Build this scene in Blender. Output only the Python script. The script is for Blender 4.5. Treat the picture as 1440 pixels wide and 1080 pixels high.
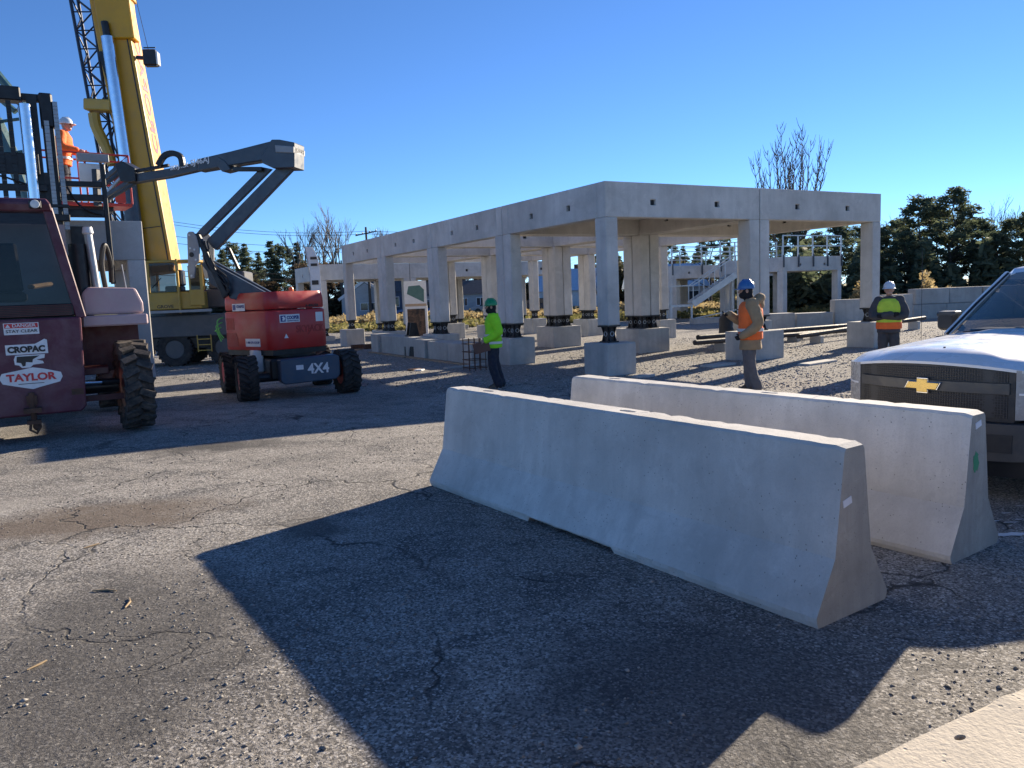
import bpy, bmesh, math, random
import numpy as np
from mathutils import Vector, Matrix, Euler

for o in list(bpy.data.objects):
    bpy.data.objects.remove(o, do_unlink=True)
scene = bpy.context.scene
COL = scene.collection
R = math.radians

# ---------------------------------------------------------------- camera
F_PX, PITCH, ROLL, CAM_H = 1089.0, 0.113, -0.0408, 1.65
_fw = Vector((0, math.cos(PITCH), -math.sin(PITCH)))
_u0 = Vector((0, math.sin(PITCH), math.cos(PITCH)))
_r0 = Vector((1, 0, 0))
_rt = _r0 * math.cos(ROLL) + _u0 * math.sin(ROLL)
_up = -_r0 * math.sin(ROLL) + _u0 * math.cos(ROLL)
CAM = Vector((0, 0, CAM_H))
cd = bpy.data.cameras.new('camera')
cam = bpy.data.objects.new('camera', cd)
COL.objects.link(cam)
m = Matrix((( _rt.x, _up.x, -_fw.x, CAM.x), (_rt.y, _up.y, -_fw.y, CAM.y), (_rt.z, _up.z, -_fw.z, CAM.z), (0, 0, 0, 1)))
cam.matrix_world = m
cd.sensor_width = 36.0
cd.lens = F_PX / 1440 * 36
cd.clip_start = 0.05
cd.clip_end = 3000
scene.camera = cam

# ---------------------------------------------------------------- sky, sun, exposure
SUN_AZ, SUN_EL = R(41.6), R(19.5)       # azimuth from +Y towards +X
world = bpy.data.worlds.new('World')
scene.world = world
world.use_nodes = True
wn = world.node_tree
sky = wn.nodes.new('ShaderNodeTexSky')
sky.sky_type = 'NISHITA'
sky.sun_disc = False
sky.sun_elevation = SUN_EL
sky.sun_rotation = SUN_AZ
sky.air_density = 0.66
sky.dust_density = 0.0
sky.ozone_density = 7.0
bg = wn.nodes['Background']
bg.inputs[1].default_value = 0.082
wn.links.new(sky.outputs[0], bg.inputs[0])
sl = bpy.data.lights.new('sun', 'SUN')
sl.energy = 5.0
sl.angle = R(0.53)
sl.color = (1.0, 0.86, 0.67)
so = bpy.data.objects.new('sun', sl)
COL.objects.link(so)
sdir = Vector((math.sin(SUN_AZ) * math.cos(SUN_EL), math.cos(SUN_AZ) * math.cos(SUN_EL), math.sin(SUN_EL)))
so.rotation_euler = (-sdir).to_track_quat('-Z', 'Y').to_euler()
so.location = (20, 20, 30)
scene.view_settings.view_transform = 'Standard'
scene.view_settings.look = 'None'
scene.view_settings.exposure = 1.25
scene.view_settings.gamma = 1.0
scene.render.engine = 'CYCLES'
scene.cycles.max_bounces = 4
scene.cycles.diffuse_bounces = 3
scene.cycles.glossy_bounces = 3
scene.cycles.transparent_max_bounces = 6

# ---------------------------------------------------------------- photo pixel -> place
def ray(x, y):
    return _rt * ((x - 720) / F_PX) - _up * ((y - 540) / F_PX) + _fw
def at_z(x, y, z):
    d = ray(x, y); return CAM + d * ((z - CAM_H) / d.z)
def at(x, y, Y):
    d = ray(x, y); return CAM + d * (Y / d.y)
def gz(x, y):
    s = .9 * y + .43 * x
    t = min(max((s - 5.5) / 7.5, 0), 1)
    return -.18 * t * t * (3 - 2 * t)
def gp(x, y):
    z = 0
    for _ in range(20):
        p = at_z(x, y, z); z = gz(p.x, p.y)
    return Vector((p.x, p.y, z))

# ---------------------------------------------------------------- mesh helpers
def V(*a): return Vector(a if len(a) > 1 else a[0])
class MB:
    def __init__(s): s.v = []; s.f = []; s.M = None
    def add(s, vs, fs):
        b = len(s.v)
        if s.M is not None: vs = [s.M @ Vector(q) for q in vs]
        s.v += [tuple(q) for q in vs]
        s.f += [tuple(i + b for i in q) for q in fs]
        return s
    def obox(s, c, ax, ay, az):
        c = Vector(c); ax = Vector(ax); ay = Vector(ay); az = Vector(az)
        vs = [c + ax * i + ay * j + az * k for k in (-1, 1) for j in (-1, 1) for i in (-1, 1)]
        return s.add(vs, [(0, 2, 3, 1), (4, 5, 7, 6), (0, 1, 5, 4), (1, 3, 7, 5), (3, 2, 6, 7), (2, 0, 4, 6)])
    def box(s, x0, x1, y0, y1, z0, z1):
        return s.obox(((x0 + x1) / 2, (y0 + y1) / 2, (z0 + z1) / 2), ((x1 - x0) / 2, 0, 0), (0, (y1 - y0) / 2, 0), (0, 0, (z1 - z0) / 2))
    def bar(s, p0, p1, w, h=None, up=(0, 0, 1)):
        p0 = Vector(p0); p1 = Vector(p1); h = w if h is None else h
        d = (p1 - p0); u = Vector(up)
        if abs(d.normalized().dot(u)) > .97: u = Vector((0, 1, 0))
        sx = d.cross(u).normalized(); uu = sx.cross(d).normalized()
        return s.obox((p0 + p1) / 2, d / 2, sx * (w / 2), uu * (h / 2))
    def taper(s, p0, p1, w0, h0, w1, h1, up=(0, 0, 1)):
        p0 = Vector(p0); p1 = Vector(p1); d = (p1 - p0); u = Vector(up)
        if abs(d.normalized().dot(u)) > .97: u = Vector((0, 1, 0))
        sx = d.cross(u).normalized(); uu = sx.cross(d).normalized()
        vs = []
        for p, w, h in ((p0, w0, h0), (p1, w1, h1)):
            for a, b in ((-1, -1), (1, -1), (1, 1), (-1, 1)): vs.append(p + sx * a * w / 2 + uu * b * h / 2)
        return s.add(vs, [(0, 3, 2, 1), (4, 5, 6, 7), (0, 1, 5, 4), (1, 2, 6, 5), (2, 3, 7, 6), (3, 0, 4, 7)])
    def tube(s, pts, r, n=10, caps=True):
        pts = [Vector(p) for p in pts]; k = len(pts)
        rs = r if isinstance(r, (list, tuple)) else [r] * k
        vs = []; fs = []; prev = None
        for i, p in enumerate(pts):
            d = (pts[min(i + 1, k - 1)] - pts[max(i - 1, 0)])
            d = d.normalized() if d.length > 1e-9 else Vector((0, 0, 1))
            if prev is None:
                a = Vector((0, 0, 1)) if abs(d.z) < .9 else Vector((1, 0, 0))
                e1 = d.cross(a).normalized()
            else:
                e1 = (prev - d * prev.dot(d))
                e1 = e1.normalized() if e1.length > 1e-6 else d.orthogonal().normalized()
            prev = e1; e2 = d.cross(e1)
            for j in range(n):
                t = 2 * math.pi * j / n
                vs.append(p + (e1 * math.cos(t) + e2 * math.sin(t)) * rs[i])
        for i in range(k - 1):
            for j in range(n):
                fs.append((i * n + j, i * n + (j + 1) % n, (i + 1) * n + (j + 1) % n, (i + 1) * n + j))
        if caps:
            fs.append(tuple(range(n - 1, -1, -1))); fs.append(tuple((k - 1) * n + j for j in range(n)))
        return s.add(vs, fs)
    def loft(s, rings, caps=True, closed=True):
        n = len(rings[0]); vs = [q for rg in rings for q in rg]; fs = []
        for i in range(len(rings) - 1):
            for j in range(n if closed else n - 1):
                fs.append((i * n + j, i * n + (j + 1) % n, (i + 1) * n + (j + 1) % n, (i + 1) * n + j))
        if caps and closed:
            fs.append(tuple(range(n - 1, -1, -1))); fs.append(tuple((len(rings) - 1) * n + j for j in range(n)))
        return s.add(vs, fs)
    def prism(s, poly, o, ex, ey, ez):
        # polygon in (ex, ey) plane extruded along ez (vector with length)
        o = Vector(o); ex = Vector(ex); ey = Vector(ey); ez = Vector(ez); n = len(poly)
        a = [o + ex * p[0] + ey * p[1] for p in poly]; b = [q + ez for q in a]
        return s.add(a + b, [tuple(range(n - 1, -1, -1)), tuple(range(n, 2 * n))] + [(i, (i + 1) % n, n + (i + 1) % n, n + i) for i in range(n)])
    def lathe(s, prof, o, axis, n=24, caps=True):
        # prof: list of (radius, distance along axis)
        ax = Vector(axis).normalized(); e1 = ax.orthogonal().normalized(); e2 = ax.cross(e1); o = Vector(o)
        rings = [[o + ax * d + (e1 * math.cos(2 * math.pi * j / n) + e2 * math.sin(2 * math.pi * j / n)) * r for j in range(n)] for r, d in prof]
        return s.loft(rings, caps)
    def ball(s, c, rx, ry=None, rz=None, n=14, k=9):
        ry = rx if ry is None else ry; rz = rx if rz is None else rz; c = Vector(c)
        rings = []
        for i in range(1, k):
            t = math.pi * i / k
            rings.append([c + Vector((rx * math.sin(t) * math.cos(2 * math.pi * j / n), ry * math.sin(t) * math.sin(2 * math.pi * j / n), -rz * math.cos(t))) for j in range(n)])
        return s.loft(rings)
    def plate(s, xs, ys, holes, t, o=(0, 0, 0), ex=(1, 0, 0), ey=(0, 0, 1), ez=(0, 1, 0)):
        # slab with rectangular openings: grid lines xs, ys; holes = set of cells (i, j); thickness t along ez
        o = Vector(o); ex = Vector(ex); ey = Vector(ey); ez = Vector(ez) * t
        nx, ny = len(xs), len(ys)
        vs = [o + ex * x + ey * y for y in ys for x in xs]; vs += [q + ez for q in vs]
        N = nx * ny; idx = lambda i, j: j * nx + i; fs = []
        solid = lambda i, j: 0 <= i < nx - 1 and 0 <= j < ny - 1 and (i, j) not in holes
        for i in range(nx - 1):
            for j in range(ny - 1):
                if not solid(i, j): continue
                a, b, c, d = idx(i, j), idx(i + 1, j), idx(i + 1, j + 1), idx(i, j + 1)
                fs.append((a, b, c, d)); fs.append((a + N, d + N, c + N, b + N))
                for (p, q, di, dj) in ((a, b, 0, -1), (b, c, 1, 0), (c, d, 0, 1), (d, a, -1, 0)):
                    if not solid(i + di, j + dj): fs.append((q, p, p + N, q + N))
        return s.add(vs, fs)
    def build(s, name, mat, parent=None, bevel=0, smooth=False, seg=1, ang=35, fix=True):
        me = bpy.data.meshes.new(name)
        me.from_pydata(s.v, [], s.f)
        if fix:
            bm = bmesh.new(); bm.from_mesh(me)
            bmesh.ops.recalc_face_normals(bm, faces=bm.faces)
            bm.to_mesh(me); bm.free()
        if mat is not None: me.materials.append(mat)
        return link(name, me, parent, bevel, smooth, seg, ang)
def link(name, me, parent=None, bevel=0, smooth=False, seg=1, ang=35):
    o = bpy.data.objects.new(name, me); COL.objects.link(o)
    if parent is not None: o.parent = parent
    if smooth:
        me.polygons.foreach_set('use_smooth', [True] * len(me.polygons))
        me.set_sharp_from_angle(angle=R(ang))
    if bevel:
        b = o.modifiers.new('bevel', 'BEVEL'); b.width = bevel; b.segments = seg; b.limit_method = 'ANGLE'; b.angle_limit = R(40)
        if seg > 1: b.harden_normals = False
    return o
def tag(o, label=None, cat=None, group=None, kind=None):
    if label: o['label'] = label
    if cat: o['category'] = cat
    if group: o['group'] = group
    if kind: o['kind'] = kind
    return o
def thing(name, label, cat, loc=(0, 0, 0), rz=0, group=None):
    o = bpy.data.objects.new(name, None); COL.objects.link(o)
    o.location = loc; o.rotation_euler = (0, 0, rz); o.empty_display_size = .2
    return tag(o, label, cat, group)
def copy_tree(o, parent=None):
    c = o.copy(); COL.objects.link(c)
    if parent is not None: c.parent = parent
    for ch in list(o.children): copy_tree(ch, c)
    return c
def arr_mesh(name, v, f, mat, parent=None):
    # fast mesh from numpy arrays of verts (n,3) and faces (m,k)
    me = bpy.data.meshes.new(name); v = np.asarray(v, dtype=np.float32); f = np.asarray(f, dtype=np.int32)
    k = f.shape[1]
    me.vertices.add(len(v)); me.vertices.foreach_set('co', v.ravel())
    me.loops.add(f.size); me.loops.foreach_set('vertex_index', f.ravel())
    me.polygons.add(len(f)); me.polygons.foreach_set('loop_start', np.arange(0, f.size, k, dtype=np.int32))
    me.update(calc_edges=True)
    me.materials.append(mat)
    o = bpy.data.objects.new(name, me); COL.objects.link(o)
    if parent is not None: o.parent = parent
    return o
def text_mesh(txt, size, bold=.0, depth=.002, shear=0, spacing=1.0):
    c = bpy.data.curves.new('lettering', 'FONT'); c.body = txt; c.size = size; c.extrude = depth; c.offset = bold
    c.align_x = 'CENTER'; c.align_y = 'CENTER'; c.shear = shear; c.space_character = spacing; c.resolution_u = 3
    t = bpy.data.objects.new('lettering', c); COL.objects.link(t)
    dg = bpy.context.evaluated_depsgraph_get()
    me = bpy.data.meshes.new_from_object(t.evaluated_get(dg))
    bpy.data.objects.remove(t, do_unlink=True); bpy.data.curves.remove(c)
    return me
def lettering(txt, size, mat, parent, o, ex, ey, bold=0., depth=.002, name='lettering', width=None, shear=0):
    """lettering lying in the plane spanned by ex (reading direction) and ey (up), centred on o"""
    me = text_mesh(txt, size, bold, depth, shear)
    me.name = name
    ex = Vector(ex).normalized(); ey = Vector(ey).normalized(); ez = ex.cross(ey)
    sx = 1.0
    if width:
        xs = [v.co.x for v in me.vertices]; sx = width / max(max(xs) - min(xs), 1e-6)
    M = Matrix(((ex.x * sx, ey.x, ez.x, o[0]), (ex.y * sx, ey.y, ez.y, o[1]), (ex.z * sx, ey.z, ez.z, o[2]), (0, 0, 0, 1)))
    me.transform(M); me.materials.clear(); me.materials.append(mat)
    return link(name, me, parent)
def smooth_path(pts, k=6):
    pts = [Vector(p) for p in pts]; out = []
    for i in range(len(pts) - 1):
        p0 = pts[max(i - 1, 0)]; p1 = pts[i]; p2 = pts[i + 1]; p3 = pts[min(i + 2, len(pts) - 1)]
        for j in range(k):
            t = j / k
            out.append(.5 * ((2 * p1) + (p2 - p0) * t + (2 * p0 - 5 * p1 + 4 * p2 - p3) * t * t + (3 * p1 - p0 - 3 * p2 + p3) * t ** 3))
    out.append(pts[-1]); return out

# ---------------------------------------------------------------- materials
class NT:
    def __init__(s, name):
        s.m = bpy.data.materials.new(name); s.m.use_nodes = True
        s.t = s.m.node_tree; s.b = s.t.nodes['Principled BSDF']; s.out = s.t.nodes['Material Output']
        s.tc = s.t.nodes.new('ShaderNodeTexCoord')
    def n(s, ty, **kw):
        q = s.t.nodes.new(ty)
        for k, v in kw.items(): setattr(q, k, v)
        return q
    def l(s, a, b): s.t.links.new(a, b)
    def co(s, scale=(1, 1, 1), space='Object'):
        mp = s.n('ShaderNodeMapping'); mp.inputs['Scale'].default_value = scale if not isinstance(scale, (int, float)) else (scale,) * 3
        s.l(s.tc.outputs[space], mp.inputs[0]); return mp.outputs[0]
    def noise(s, scale, detail=4, rough=.55, vec=None, dist=0):
        q = s.n('ShaderNodeTexNoise'); q.inputs['Scale'].default_value = scale; q.inputs['Detail'].default_value = detail
        q.inputs['Roughness'].default_value = rough; q.inputs['Distortion'].default_value = dist
        s.l(vec if vec is not None else s.tc.outputs['Object'], q.inputs['Vector']); return q.outputs[0]
    def voro(s, scale, feature='F1', vec=None, out=0, rnd=1.0):
        q = s.n('ShaderNodeTexVoronoi', feature=feature); q.inputs['Scale'].default_value = scale; q.inputs['Randomness'].default_value = rnd
        s.l(vec if vec is not None else s.tc.outputs['Object'], q.inputs['Vector']); return q.outputs[out]
    def ramp(s, fac, stops):
        q = s.n('ShaderNodeValToRGB'); e = q.color_ramp.elements
        while len(e) < len(stops): e.new(.5)
        for el, (p, c) in zip(e, stops):
            el.position = p; el.color = (c, c, c, 1) if isinstance(c, (int, float)) else (*c, 1)
        s.l(fac, q.inputs[0]); return q.outputs[0]
    def mix(s, fac, a, b, mode='MIX'):
        q = s.n('ShaderNodeMix', data_type='RGBA', blend_type=mode)
        for i, x in ((0, fac), (6, a), (7, b)):
            if isinstance(x, (int, float)): q.inputs[i].default_value = x if i == 0 else (x, x, x, 1)
            elif isinstance(x, tuple): q.inputs[i].default_value = (*x, 1)
            else: s.l(x, q.inputs[i])
        return q.outputs[2]
    def math(s, op, a, b=0.):
        q = s.n('ShaderNodeMath', operation=op)
        for i, x in ((0, a), (1, b)):
            if isinstance(x, (int, float)): q.inputs[i].default_value = x
            else: s.l(x, q.inputs[i])
        return q.outputs[0]
    def bump(s, hgt, strength=.3, dist=.01, normal=None):
        q = s.n('ShaderNodeBump'); q.inputs['Strength'].default_value = strength; q.inputs['Distance'].default_value = dist
        s.l(hgt, q.inputs['Height'])
        if normal is not None: s.l(normal, q.inputs['Normal'])
        return q.outputs[0]
    def done(s, col=None, rough=None, nrm=None, metal=None):
        for k, x in (('Base Color', col), ('Roughness', rough), ('Metallic', metal)):
            if x is None: continue
            if isinstance(x, (int, float)): s.b.inputs[k].default_value = x
            elif isinstance(x, tuple): s.b.inputs[k].default_value = (*x, 1)
            else: s.l(x, s.b.inputs[k])
        if nrm is not None: s.l(nrm, s.b.inputs['Normal'])
        return s.m
def sc(c, k): return tuple(min(1, x * k) for x in c)
def paint(name, col, rough=.45, metal=0., var=.12, dirt=.0, dcol=(.16, .13, .10), scale=3., bump=.0, spec=None):
    """painted or plain surface with uneven colour, dust or grime patches and a little relief"""
    t = NT(name)
    n1 = t.noise(scale, 5, .6)
    c = t.mix(t.ramp(n1, [(.3, 0.), (.7, 1.)]), sc(col, 1 - var), sc(col, 1 + var))
    if dirt:
        d = t.ramp(t.noise(scale * 1.7, 8, .68, dist=.4), [(.42, 0.), (.72, 1.)])
        c = t.mix(t.math('MULTIPLY', d, dirt), c, dcol)
    rr = t.ramp(t.noise(scale * 4, 4), [(.3, max(rough - .1, .04)), (.7, min(rough + .12, 1))])
    nr = t.bump(t.noise(scale * 14, 5), bump, .01) if bump else None
    if spec is not None: t.b.inputs['Specular IOR Level'].default_value = spec
    return t.done(c, rr, nr, metal)
def concrete(name, col, scale=1., streak=.35, pits=1.0):
    t = NT(name)
    oi = t.n('ShaderNodeObjectInfo')
    ad = t.n('ShaderNodeVectorMath', operation='ADD'); t.l(t.tc.outputs['Object'], ad.inputs[0])
    rm = t.math('MULTIPLY', oi.outputs['Random'], 37.)
    t.l(rm, ad.inputs[1]); vec = ad.outputs[0]
    big = t.noise(1.1 * scale, 6, .62, vec)
    mp = t.n('ShaderNodeMapping'); mp.inputs['Scale'].default_value = (7 * scale, 7 * scale, .55 * scale); t.l(vec, mp.inputs[0])
    st = t.noise(1.0, 5, .6, mp.outputs[0])
    fine = t.noise(70 * scale, 3, .6, vec)
    c = t.mix(t.ramp(big, [(.32, 0.), (.68, 1.)]), sc(col, .74), sc(col, 1.13))
    c = t.mix(t.math('MULTIPLY', t.ramp(st, [(.40, 0.), (.70, 1.)]), streak), c, sc(col, .66))
    c = t.mix(t.math('MULTIPLY', t.ramp(t.noise(3.4 * scale, 6, .7, vec, .6), [(.58, 0.), (.70, 1.)]), .35), c, sc(col, 1.22))
    c = t.mix(t.math('MULTIPLY', t.ramp(fine, [(.35, 1.), (.5, 0.)]), .22), c, sc(col, .6))
    pv = t.voro(26 * scale, 'F1', vec)
    pn = t.noise(5 * scale, 2, .5, vec)
    pit = t.math('MULTIPLY', t.ramp(pv, [(.07, 1.), (.15, 0.)]), t.ramp(pn, [(.44, 0.), (.54, 1.)]))
    c = t.mix(t.math('MULTIPLY', pit, .75 * pits), c, sc(col, .28))
    h = t.mix(.5, big, fine)
    h = t.math('SUBTRACT', h, t.math('MULTIPLY', pit, .8))
    sm = t.ramp(t.noise(2.3 * scale, 5, .65, vec, 1.2), [(.55, 0.), (.60, 1.)])
    c = t.mix(t.math('MULTIPLY', sm, .16), c, sc(col, .5))
    return t.done(c, .88, t.bump(h, .4, .012))
M = {}
M['barrier'] = concrete('barrier_concrete', (.60, .58, .545), 1.3, .42, 1.3)
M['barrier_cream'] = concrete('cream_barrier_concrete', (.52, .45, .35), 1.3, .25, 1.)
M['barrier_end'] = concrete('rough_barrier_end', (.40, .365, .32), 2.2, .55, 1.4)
M['precast'] = concrete('precast_concrete', (.58, .56, .525), .8, .34, .6)
M['footing'] = concrete('footing_concrete', (.48, .465, .43), 1.2, .45, .6)
M['block'] = concrete('block_concrete', (.42, .41, .38), 1., .4, .6)
M['black'] = paint('black_steel', (.012, .013, .016), .42, .2, .2, .35, (.06, .055, .05))
M['rubber'] = paint('tyre_rubber', (.022, .021, .021), .85, 0, .2, .6, (.10, .085, .068), 4, .3)
M['rubber_dusty'] = paint('dusty_tyre_rubber', (.035, .032, .03), .9, 0, .2, .9, (.17, .13, .10), 5, .4)
M['maroon'] = paint('maroon_paint', (.085, .014, .032), .45, 0, .25, .6, (.19, .115, .13), 1.7, .05)
M['maroon_dark'] = paint('maroon_frame_paint', (.075, .010, .015), .5, 0, .2, .55, (.14, .075, .06), 2.5, .05)
M['pink'] = paint('dusty_maroon_cover', (.47, .33, .335), .5, 0, .12, .5, (.46, .40, .37), 2.2, .05)
M['chrome'] = paint('chrome_rod', (.75, .75, .76), .16, 1, .05)
M['steel'] = paint('bare_steel', (.36, .36, .37), .42, .8, .15, .3)
M['rust'] = paint('rusty_steel', (.11, .055, .035), .8, .2, .4, .5, (.05, .03, .02), 8, .3)
M['yellow'] = paint('crane_yellow', (.58, .29, .008), .38, 0, .10, .22, (.30, .20, .05), 1.2)
M['yellow_cab'] = paint('cab_yellow', (.46, .28, .04), .42, 0, .12, .35, (.35, .27, .12), 2.)
M['letter_red'] = paint('red_letter_film', (.55, .03, .04), .4)
M['letter_black'] = paint('black_letter_film', (.012, .012, .014), .4)
M['letter_blue'] = paint('blue_letter_film', (.015, .035, .20), .4)
M['sticker'] = paint('white_sticker', (.72, .72, .72), .5, 0, .06, .15, (.45, .42, .40), 9)
M['lift_red'] = paint('lift_red_cover', (.46, .022, .020), .38, 0, .12, .25, (.30, .09, .075), 1.6, .03)
M['lift_dred'] = paint('red_cover_recess', (.30, .014, .014), .5)
M['lift_grey'] = paint('boom_grey', (.045, .060, .078), .42, .1, .12, .30, (.15, .15, .15), 2.5)
M['lift_blue'] = paint('chassis_blue_grey', (.035, .070, .115), .45, .1, .15, .35, (.12, .11, .10), 3)
M['rim_red'] = paint('red_rim', (.42, .02, .02), .5, 0, .2, .3)
M['basket_red'] = paint('basket_red', (.48, .035, .03), .45, 0, .15, .2)
M['white'] = paint('white_plastic', (.72, .72, .70), .5, 0, .06, .15)
M['grey'] = paint('grey_panel', (.30, .31, .32), .5, 0, .1, .3)
M['jib'] = paint('jib_steel', (.016, .026, .05), .45, .2, .2, .2)
M['teal'] = paint('teal_steel', (.05, .13, .15), .45, .1, .15, .3)
M['carrier'] = paint('carrier_dark_grey', (.075, .078, .085), .5, 0, .15, .4, (.14, .13, .12))
M['hose'] = paint('black_hose', (.012, .012, .013), .55)
M['rope_green'] = paint('green_strap', (.20, .62, .16), .8)
M['orange_lamp'] = paint('orange_beacon', (.8, .16, .02), .3)
M['galv'] = paint('galvanised_steel', (.50, .52, .53), .45, .7, .1, .2)
M['wood'] = paint('timber', (.33, .23, .14), .8, 0, .25, .4, (.20, .14, .09), 9, .3)
M['asph_road'] = paint('road_asphalt', (.10, .10, .10), .9)
def glass(name, tint, rough=.04, alpha=.45):
    t = NT(name)
    t.b.inputs['Base Color'].default_value = (*tint, 1); t.b.inputs['Roughness'].default_value = rough
    t.b.inputs['Alpha'].default_value = alpha; t.b.inputs['IOR'].default_value = 1.5
    t.b.inputs['Specular IOR Level'].default_value = .45
    return t.m
M['glass'] = glass('tinted_cab_glass', (.010, .018, .022), .03, .60)
M['screen'] = glass('windscreen_glass', (.035, .085, .10), .02, .72)
M['house_glass'] = glass('window_pane', (.03, .04, .05), .05, 1.)
M['lens'] = paint('lamp_lens', (.62, .63, .62), .12, 0, .1)
M['headlamp'] = paint('dusty_headlamp', (.30, .30, .30), .25, 0, .2, .4, (.36, .34, .31), 6)
# ================================================================ the ground
def asphalt_mat():
    t = NT('worn_asphalt')
    w = t.noise(.5, 4, .65)                        # broad dusty and bare areas
    w2 = t.noise(1.9, 5, .72, dist=.8)
    ag = t.voro(95, 'F1', out=1)                   # one colour per stone of the aggregate
    agv = t.n('ShaderNodeSeparateColor'); t.l(ag, agv.inputs[0])
    base = t.mix(t.ramp(w, [(.38, 0.), (.60, 1.)]), (.205, .186, .162), (.35, .32, .28))
    base = t.mix(t.ramp(w2, [(.50, 0.), (.62, .85)]), base, (.085, .080, .076))
    base = t.mix(t.ramp(w2, [(.30, .8), (.42, 0.)]), base, (.42, .39, .35))
    base = t.mix(t.math('MULTIPLY', t.ramp(agv.outputs[0], [(.55, 0.), (.95, 1.)]), .6), base, (.60, .575, .54))
    base = t.mix(t.math('MULTIPLY', t.ramp(agv.outputs[1], [(.50, 0.), (.80, 1.)]), .78), base, (.048, .046, .046))
    base = t.mix(t.math('MULTIPLY', t.ramp(agv.outputs[2], [(.93, 0.), (.97, 1.)]), .8), base, (.62, .58, .52))
    # brown damp patch and dark oily areas, at fixed places on the yard
    nz = t.n('ShaderNodeVectorMath', operation='MULTIPLY_ADD')
    nq0 = t.n('ShaderNodeTexNoise'); nq0.inputs['Scale'].default_value = 2.6; nq0.inputs['Detail'].default_value = 5; t.l(t.tc.outputs['Object'], nq0.inputs['Vector'])
    t.l(nq0.outputs[1], nz.inputs[0]); nz.inputs[1].default_value = (.9, .9, 0); t.l(t.tc.outputs['Object'], nz.inputs[2])
    def spot(x, y, rx, ry, rot=0):
        mp = t.n('ShaderNodeMapping', vector_type='TEXTURE'); mp.inputs['Location'].default_value = (x, y, 0)
        mp.inputs['Rotation'].default_value = (0, 0, rot); mp.inputs['Scale'].default_value = (rx, ry, 50)
        t.l(nz.outputs[0], mp.inputs[0])
        le = t.n('ShaderNodeVectorMath', operation='LENGTH'); t.l(mp.outputs[0], le.inputs[0])
        return t.ramp(le.outputs['Value'], [(.45, 1.), (1., 0.)])
    for (x, y, rx, ry, rot, c, k) in ((-3.4, 6.1, 1.3, .7, .4, (.13, .095, .066), .8), (-2.05, 3.6, .95, 1.7, .3, (.055, .051, .048), .72),
            (.75, 3.0, 1.0, .9, 0, (.045, .044, .046), .6), (-3.6, 9.2, 1.1, .45, .2, (.04, .038, .038), .8), (-1.55, 5.6, .35, .5, 0, (.06, .055, .05), .7),
            (-5.2, 6.3, 1.5, .6, .4, (.36, .33, .29), .6), (-2.9, 2.4, .9, .6, .2, (.34, .315, .28), .6)):
        base = t.mix(t.math('MULTIPLY', spot(x + .45, y + .45, rx, ry, rot), k), base, c)
    # cracks
    dv = t.n('ShaderNodeVectorMath', operation='MULTIPLY_ADD')
    t.l(nq0.outputs[1], dv.inputs[0]); dv.inputs[1].default_value = (.6, .6, 0); t.l(t.tc.outputs['Object'], dv.inputs[2])
    ce = t.voro(.62, 'DISTANCE_TO_EDGE', dv.outputs[0])
    ce2 = t.voro(1.9, 'DISTANCE_TO_EDGE', dv.outputs[0])
    cm = t.math('MULTIPLY', t.ramp(ce, [(.002, 1.), (.008, 0.)]), t.ramp(t.noise(.55, 2), [(.46, 0.), (.54, 1.)]))
    cm2 = t.math('MULTIPLY', t.ramp(ce2, [(.004, 1.), (.012, 0.)]), t.ramp(t.noise(.7, 2, .5), [(.58, 0.), (.66, 1.)]))
    cr = t.math('MAXIMUM', cm, cm2)
    base = t.mix(cr, base, (.018, .017, .017))
    fine = t.noise(42, 4, .85)
    h = t.math('ADD', t.math('MULTIPLY', fine, 1.3), t.math('MULTIPLY', t.noise(8, 3, .75), .9))
    h = t.math('SUBTRACT', h, t.math('MULTIPLY', cr, 1.2))
    base = t.mix(t.ramp(fine, [(.38, .85), (.48, 0.)]), base, (.05, .047, .045))
    return t.done(base, .92, t.bump(h, .8, .014))
def gravel_mat():
    t = NT('crushed_gravel')
    a = t.n('ShaderNodeSeparateColor'); t.l(t.voro(34, 'F1', out=1), a.inputs[0])
    base = t.mix(t.ramp(a.outputs[0], [(.1, 0.), (.9, 1.)]), (.12, .115, .108), (.38, .36, .33))
    base = t.mix(t.ramp(t.noise(.5, 6, .65), [(.4, 0.), (.65, .55)]), base, (.24, .215, .18))
    h = t.math('ADD', t.math('MULTIPLY', t.voro(34, 'F1'), -1.), t.math('MULTIPLY', t.noise(4, 6, .7), 1.3))
    return t.done(base, .95, t.bump(h, 1., .03))
def field_mat():
    t = NT('dry_field_grass')
    n = t.noise(.12, 6, .65); f = t.noise(6, 5, .7)
    c = t.mix(t.ramp(n, [(.40, 0.), (.58, 1.)]), (.13, .15, .035), (.27, .22, .10))
    c = t.mix(t.math('MULTIPLY', t.ramp(f, [(.35, 0.), (.7, 1.)]), .6), c, (.085, .10, .03))
    return t.done(c, 1., t.bump(f, .6, .1))
M['asphalt'] = asphalt_mat(); M['gravel'] = gravel_mat(); M['field'] = field_mat()

def sheet(name, xs, ys, zf, mat):
    xs = np.asarray(xs, float); ys = np.asarray(ys, float)
    v = [(x, y, zf(x, y)) for y in ys for x in xs]; nx = len(xs)
    f = [(j * nx + i, j * nx + i + 1, (j + 1) * nx + i + 1, (j + 1) * nx + i) for j in range(len(ys) - 1) for i in range(nx - 1)]
    o = arr_mesh(name, v, f, mat); o['kind'] = 'structure'
    o.data.polygons.foreach_set('use_smooth', [True] * len(o.data.polygons))
    return o
sheet('ground', np.linspace(-900, 900, 13), np.linspace(-60, 1500, 13), lambda x, y: -.215, M['field'])
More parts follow.
